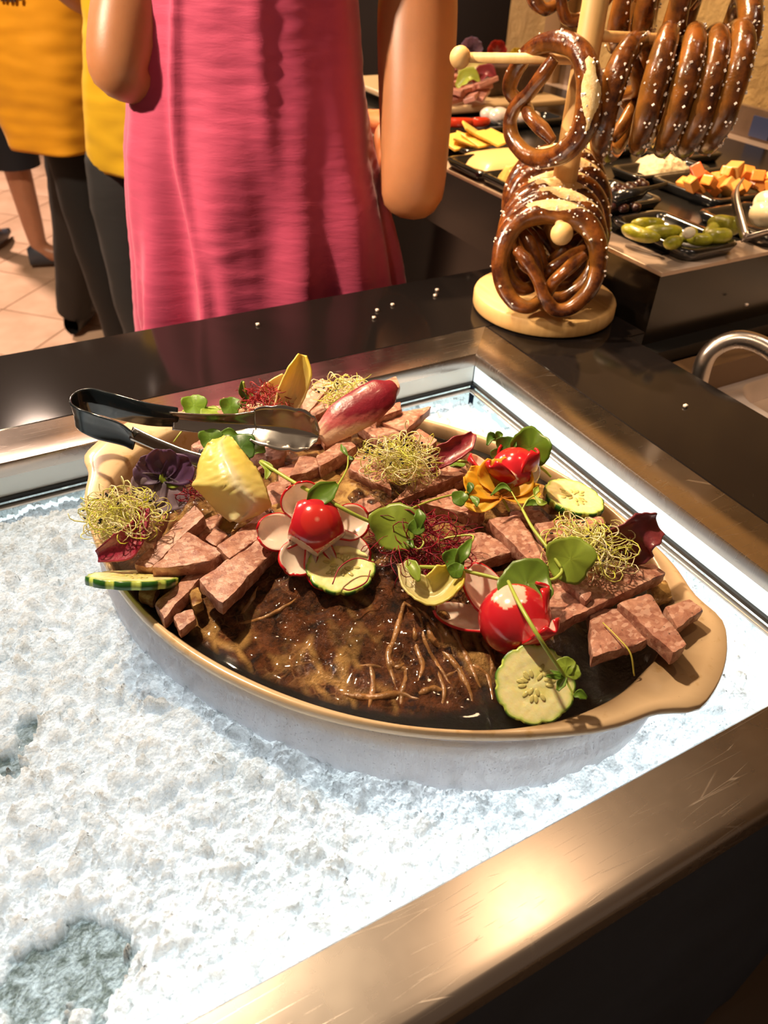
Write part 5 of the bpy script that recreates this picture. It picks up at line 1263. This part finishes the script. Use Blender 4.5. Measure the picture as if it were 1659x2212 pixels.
def face(parent, c, f, r, sk):          # simple face on the far side of the head, looking along f
    s_ = f.cross(UP).normalized(); pr = []
    mk('nose', *sphere(c+f*r*1.02-UP*r*.1, r*.18, 8, 10, (1, 1, 1.5)), sk, parent)
    for q in (-1, 1): mk('eye', *sphere(c+f*r*.86+s_*q*r*.36+UP*r*.08, r*.15, 8, 10), simple('eye', (.75, .70, .66), .2), parent)
    mk('mouth', *sphere(c+f*r*.88-UP*r*.5, r*.22, 8, 10, (1.0, 1.0, .3)), simple('lips', (.42, .12, .10), .4), parent)
def hair(parent, c, f, r, mat):
    def g(u, v_):
        a = u*pi*.74; b = 2*pi*v_; d = Vector((sin(a)*cos(b), sin(a)*sin(b), cos(a))); d = d-f*max(0, d.dot(f)-.35)*.6
        return c+UP*.01-f*.012+d*(r*1.12+.004*nz(d, 5))
    mk('hair', *grid(g, 18, 30, True), mat, parent)
def bodyrings(rows, mat, name, parent, fold=None, n=150, m=110, th=.002, close=False, seed=0, R_=VR, F_=VH, ofs=None):
    """rows: (z, centre, half width, half depth)"""
    zs_ = [r[0] for r in rows]
    def I(k, z): return np.interp(z, zs_[::-1] if zs_[0] > zs_[-1] else zs_, [r[k] for r in (rows[::-1] if zs_[0] > zs_[-1] else rows)])
    def f(u, v_):
        z = zs_[0]+(zs_[-1]-zs_[0])*u; a = 2*pi*v_; cx, cy, hw, hd = I(1, z), I(2, z), I(3, z), I(4, z)
        p = Vector((cx, cy, z)); c_, s_ = cos(a), sin(a); c_ = math.copysign(abs(c_)**.85, c_); s_ = math.copysign(abs(s_)**.85, s_)
        q = p+R_*(hw*c_)+F_*(hd*s_); d = (q-p).normalized()
        return q+d*(fold(u, a, q) if fold else 0)+(UP*ofs(u, a) if ofs else Vector((0, 0, 0)))
    V, F = grid(f, m, n, True)
    # wrap orientation outward
    o = mk(name, V, F, mat, parent); fixn(o); solid(o, th, -1); return o
def clothmat(name, col, wr=(6, 60), st=.5, weave=700, sheen=.2, dist=.01):
    t = NT(name); v = t.coord((wr[0], wr[0], wr[1])); n = t.noise(v, 1.0, 6, .6, .35); n2 = t.noise(t.coord(), weave, 2)
    t.base(t.mix(t.ramp(t.noise(t.coord(), 5, 4), [(.35, 0.0), (.65, 1.0)]), tuple(c*.88 for c in col), col)); t.setv(Roughness=.75, Sheen_Weight=sheen)
    t.bump(t.math('ADD', n, t.math('MULTIPLY', n2, .08)), st, dist); return t.m
PINK = clothmat('pink_linen', (.58, .055, .14), (14, 75), .35, sheen=.3, dist=.004)
YELM = clothmat('yellow_cotton', (.92, .40, .003), (5, 16), .2, sheen=.1, dist=.005); YELL2 = clothmat('yellow_cotton_bright', (.94, .56, .01), (5, 16), .2, sheen=.1, dist=.005)
# woman in pink
Cw = Vector((.437, 1.185, 0))
hipz = .82
Wl = Vector(Cw)+UP*0
def W(r, f_, z): return Cw+VR*r+VH*f_+UP*z
sh = 1.42
elR = D(893, 445, 1.13); elL = D(243, 172, 1.02)
shR = D(905, -150, 1.03); shL = D(335, -190, .985)
vs = [W(0, 0, .80), W(0, .0, .95), W(0, 0, 1.10), W(0, .0, 1.25), W(0, .01, 1.36), W(.0, .02, 1.44), W(0, .03, 1.50), W(0, .045, 1.58), W(0, .04, 1.66),
      shR, shR.lerp(elR, .45), elR, elR+VH*.12+UP*.02-VR*.02, elR+VH*.24+UP*.05-VR*.05,
      shL, shL.lerp(elL, .5), elL, elL+VH*.10+VR*.06-UP*.01, elL+VH*.20+VR*.14+UP*.01,
      W(.09, 0, .74), W(.09, .01, .48), W(.09, 0, .26), W(.09, 0, .07), W(.09, .14, .04),
      W(-.09, 0, .74), W(-.09, .01, .48), W(-.09, 0, .26), W(-.09, 0, .07), W(-.09, .14, .04)]
ed = [(0, 1), (1, 2), (2, 3), (3, 4), (4, 5), (5, 6), (6, 7), (7, 8), (4, 9), (9, 10), (10, 11), (11, 12), (12, 13), (4, 14), (14, 15), (15, 16), (16, 17), (17, 18),
      (0, 19), (19, 20), (20, 21), (21, 22), (22, 23), (0, 24), (24, 25), (25, 26), (26, 27), (27, 28)]
ra = [.11, .115, .105, .11, .10, .055, .05, .085, .07, .064, .060, .050, .038, .024, .062, .055, .046, .035, .024, .085, .058, .052, .034, .030, .085, .058, .052, .034, .030]
wom = skin('person', vs, ed, ra, SK1, None, 'person in a sleeveless pink dress with bare arms, standing behind the counter', 'person')
def hand(parent, w_, d, sk, curl=.5):
    d = d.normalized(); s_ = d.cross(UP).normalized(); up = s_.cross(d)
    vv = [w_-d*.01, w_+d*.04, w_+d*.075]; ee = [(0, 1), (1, 2)]; rr_ = [(.022, .022), (.034, .016), (.034, .014)]
    for k, (o_, L) in enumerate(((-.026, .060), (-.009, .070), (.009, .066), (.026, .052))):
        i = len(vv); b = w_+d*.072+s_*o_; vv += [b, b+d*L*.45-up*.008, b+d*L*.75-up*.024*curl*2, b+d*L*.85-up*.045*curl*2]; ee += [(2, i), (i, i+1), (i+1, i+2), (i+2, i+3)]; rr_ += [.0095, .009, .008, .007]
    i = len(vv); b = w_+d*.025-s_*.028; vv += [b, b+d*.025-s_*.018-up*.01, b+d*.05-s_*.022-up*.02]; ee += [(1, i), (i, i+1), (i+1, i+2)]; rr_ += [.011, .010, .008]
    skin('hand', vv, ee, rr_, sk, parent, lv=1)
hand(wom, vs[13], VH*.9+UP*.1-VR*.2, SK1); hand(wom, vs[18], VH*.7+VR*.6, SK1)
hair(wom, W(0, .045, 1.60), VH, .10, HAIR1); face(wom, W(0, .045, 1.60), VH, .10, SK1)
def fold_w(u, a, q):
    # a = 0 at +VR, camera side is a = -pi/2
    s_ = (a-1.5*pi); s_ = (s_+pi) % (2*pi)-pi
    lo = max(0, (u-.35)/.65)
    f = (.15+lo)*(.014*sin(7*a+1.2*sin(3*a))+.008*sin(13*a+2+4*u))
    f += .010*math.exp(-((s_+.32+.10*sin(u*5))/.05)**2)*min(1, u*2+.3)-.010*math.exp(-((s_+.50)/.10)**2)*lo
    f += .008*math.exp(-((s_-.15-.1*u)/.10)**2)*max(0, sin(u*5)) + .008*nz((q.x*11, q.y*11, q.z*7), 1, 3)*(.4+u*.6)+.0014*nz((q.x*26, q.y*26, q.z*75), 1, 5)*(.6+nz((q.x*8, q.y*8, q.z*8), 1, 9))
    f -= .014*max(0, (u-.62)/.38)*math.exp(-((s_+.17)/.05)**2)
    return f
drs = [(1.37, Cw.x, Cw.y, .155, .105), (1.26, Cw.x, Cw.y, .150, .110), (1.16, Cw.x-.003, Cw.y+.002, .165, .118), (1.05, Cw.x-.005, Cw.y+.002, .186, .128), (.94, Cw.x, Cw.y, .205, .140), (.84, Cw.x+.005, Cw.y-.003, .220, .150), (.735, Cw.x+.008, Cw.y-.005, .232, .158)]
bodyrings(drs, PINK, 'dress', wom, fold_w, 260, 200, ofs=lambda u, a: -.012*max(0, u-.9)*10*(.5+.5*sin(2*a)))
# straps of the dress
for q in (-.09, .09): mk('dress_strap', *tube(cat([W(q, -.09, 1.34), W(q, -.075, 1.42), W(q, 0, 1.455), W(q, .09, 1.37)], 6), .014, 8), PINK, wom)
# person in dark trousers and yellow shirt, right one (mostly hidden behind the dress)
def man(name, C, R_, F_, legs, rows, trous, shirt, label, skm, hairm, arms, lett=None, seedk=0, hem=.8):
    def Q(r, f_, z): return C+R_*r+F_*f_+UP*z
    vs = [Q(0, 0, .90), Q(0, 0, 1.05), Q(0, 0, 1.2), Q(0, 0, 1.36), Q(0, 0, 1.45), Q(0, .02, 1.52), Q(0, .03, 1.60), Q(0, .03, 1.70)]
    ed = [(k, k+1) for k in range(7)]; ra = [.125, .12, .125, .13, .07, .055, .09, .07]
    for s_ in (1, -1):
        i = len(vs); e, h = arms[0 if s_ == 1 else 1]; vs += [Q(.19*s_, 0, 1.40), Q(.24*s_, -.01, 1.15) if e is None else e, Q(.22*s_, .18, 1.05) if h is None else h]; ed += [(3, i), (i, i+1), (i+1, i+2)]; ra += [.06, .043, .028]
    for lg in legs:
        i = len(vs); vs += [Vector(p) for p in lg]; ed += [(0, i)]+[(i+k, i+k+1) for k in range(len(lg)-1)]; ra += [.085, .060, .040, .034][:len(lg)]
    o = skin('person', vs, ed, ra, skm, None, label, 'person')
    hand(o, vs[10], F_, skm); hand(o, vs[13], F_, skm)
    hair(o, Q(0, .03, 1.62), F_, .105, hairm); face(o, Q(0, .03, 1.62), F_, .105, skm)
    bodyrings(rows, shirt, 'shirt', o, lambda u, a, q: .010*nz((q.x*7, q.y*7, q.z*5), 1, seedk)+.008*sin(5*a+seedk)*u*u+.004*nz((q.x*14, q.y*14, q.z*40), 1, seedk+2), 120, 80, R_=R_, F_=F_)
    for lg in legs:
        j = o; c_ = cat([Vector(lg[0])+UP*.06]+[Vector(p) for p in lg[:-1]], 10); lg3 = lg
        rr_ = interp(trous[1], len(c_)); V, F = tube(c_, list(rr_), 36, cap=False)
        V = [p+Vector((p.x-c_[i//36].x, p.y-c_[i//36].y, 0)).normalized()*(.006*nz(p, 9, seedk)+.003*nz((p.x*20, p.y*20, p.z*60), 1)) for i, p in enumerate(V)]
        t_ = mk('trouser_leg', V, F, trous[0], o); fixn(t_)
    return o
TR1 = clothmat('black_trousers', (.009, .009, .010), (5, 20), .2, sheen=.0, dist=.004); TR2 = clothmat('dark_grey_jeans', (.040, .042, .045), (6, 26), .4, sheen=0, dist=.005); NAVY = clothmat('navy_shorts', (.006, .009, .018), (5, 16), .2, sheen=0, dist=.004)
SHOE = simple('dark_shoe', (.012, .012, .013), .4); SNK = simple('blue_sneaker', (.05, .06, .085), .5); SOLE = simple('sneaker_sole', (.5, .42, .36), .6)
def shoe(parent, a, d, mat, sole=None, L=.26):
    d = Vector(d).normalized(); s_ = d.cross(UP).normalized()
    def f(u, v_):
        an = 2*pi*v_; w_ = .045*sin(min(1, .12+u*.95)*pi)**.5 if u < 1 else .01; h = np.interp(u, [0, .15, .35, .6, 1], [.075, .10, .085, .055, .03])
        z = max(0.012, .012+h*.5+h*.5*sin(an)); return a+d*(L*(u-.22))+s_*(w_*cos(an))+UP*(z-a.z)
    mk('shoe', *grid(f, 18, 20, True), mat, parent)
    if sole: mk('shoe_sole', *box(-.01, .01, -.01, .01, 0, .01), sole, parent).scale = (1, 1, 1)
# placement: hem points seen in the photograph
cB = P(345, 372, .80); cB = Vector((cB.x, cB.y, 0))
kneeB1, footB1 = Y(262, 560, cB.y+.02), None
legR = [cB+VR*(.10)+UP*.80, cB+VR*.10+UP*.46, cB+VR*.10+UP*.10, cB+VR*.10+VH*.13+UP*.04]
legL = [cB-VR*.085+UP*.80, cB-VR*.085+UP*.46, cB-VR*.075+UP*.10, cB-VR*.075+VH*.13+UP*.04]
rowB = [(z_, cB.x+VR.x*k_, cB.y+VR.y*k_, w_, d_) for z_, k_, w_, d_ in ((1.44, .06, .17, .10), (1.3, .085, .180, .125), (1.1, .062, .176, .13), (.95, .03, .172, .13), (.815, .015, .170, .132))]
pB = man('person', cB, VR, VH, [legR, legL], rowB, (TR2, [.070, .088, .098, .090, .078, .075]), YELL2, 'person in a bright yellow t-shirt and grey jeans, half hidden behind the pink dress', SK2, HAIR2, ((None, None), (cB-VR*.17+VH*.06+UP*1.16, cB-VR*.06+VH*.22+UP*1.1)), seedk=3)
for lg in (legR, legL): shoe(pB, lg[2], VH, SHOE)
cA = P(112, 322, .735); cA = Vector((cA.x, cA.y, 0))
f1 = P(232, 735, .08); f2 = P(150, 672, .10)
hipA1 = cA+VR*.075+UP*.82; hipA2 = cA+VR*.065+VH*.05+UP*.82
kA1 = hipA1.lerp(Vector((cA.x+VR.x*.11, cA.y+VR.y*.11, .08)), .5); fA1 = Vector((cA.x+VR.x*.115, cA.y+VR.y*.115, .08))
fA2 = Vector((P(160, 668, .09).x, P(160, 668, .09).y, .09)); kA2 = hipA2.lerp(fA2, .5)+VR*.012
rowA = [(1.46, cA.x, cA.y, .18, .11), (1.3, cA.x, cA.y, .205, .14), (1.10, cA.x-.004, cA.y, .205, .145), (.90, cA.x+VR.x*.032, cA.y+VR.y*.032, .168, .14), (.75, cA.x+VR.x*.040, cA.y+VR.y*.040, .136, .135)]
pA = man('person', cA, VR, VH, [[hipA1, kA1, fA1, fA1+VH*.12-UP*.04], [hipA2, kA2, fA2, fA2+VH*.12-UP*.04]], rowA, (TR1, [.070, .088, .096, .084, .072, .062]), YELM, 'person in a deep yellow t-shirt and black trousers at the left, mid-stride', SK2, HAIR1, ((cA+VR*.17+VH*.10+UP*1.16, cA+VR*.10+VH*.25+UP*1.15), (cA-VR*.2+VH*.05+UP*1.12, cA-VR*.12+VH*.22+UP*1.05)), seedk=8)
shoe(pA, fA1, VH, SHOE); shoe(pA, fA2, VH, SHOE)
# person far left in shorts
fC = P(88, 548, .06); cC = Vector((fC.x-VR.x*.11, fC.y-VR.y*.11, 0))
lgC = [cC+VR*.09+UP*.82, cC+VR*.095+UP*.46, fC+UP*.02, fC+VR*.10+UP*-.01]; lgC2 = [cC-VR*.12+UP*.82, cC-VR*.15+VH*.10+UP*.50, cC-VR*.19+VH*.16+UP*.08, cC-VR*.19+VH*.26+UP*.05]
rowC = [(1.44, cC.x, cC.y, .17, .10), (1.2, cC.x, cC.y, .18, .13), (.92, cC.x, cC.y, .17, .13), (.86, cC.x, cC.y, .17, .13)]
pC = man('person', cC-VR*.06, VR, VH, [lgC, lgC2], [(r[0], r[1]-VR.x*.06, r[2]-VR.y*.06, r[3], r[4]) for r in rowC], (NAVY, [.02, .02]), NAVY, 'person in dark shorts with a bare leg and sneaker at the far left', SK2, HAIR2, ((None, None), (None, None)), seedk=5)
for c_ in list(pC.children):
    if c_.name.startswith('trouser'): bpy.data.objects.remove(c_)
for lg in (lgC, lgC2):
    c_ = cat([Vector(lg[0])+UP*.08, Vector(lg[0]), Vector(lg[0]).lerp(Vector(lg[1]), 1.08)], 8); V, F = tube(c_, list(interp([.115, .112, .098], len(c_))), 30, cap=False); mk('shorts_leg', V, F, NAVY, pC)
shoe(pC, fC, VR*.7+VH*.3, SNK, L=.24); shoe(pC, lgC2[2], VH, SNK)

def on_shirt(px, py):
    d = ray(px, py); q = cA-VH*.150; return CP+d*((q-CP).dot(VH)/d.dot(VH))
pr = []
for k, (x0, x1, y1) in enumerate([(1, 6, 3), (9, 14, 4), (20, 25, 5), (28, 33, 5), (41, 46, 2)]):
    a, b, c, d_ = on_shirt(x0, -9), on_shirt(x1, -9), on_shirt(x1, y1), on_shirt(x0, y1); pr.append(([q+VH*o_ for o_ in (0, .004) for q in (a, b, c, d_)], [(0, 1, 2, 3), (7, 6, 5, 4), (0, 4, 5, 1), (1, 5, 6, 2), (2, 6, 7, 3), (3, 7, 4, 0)]))
mk('shirt_print', *join(pr), simple('dark_print', (.05, .02, .01), .7), pA, False)
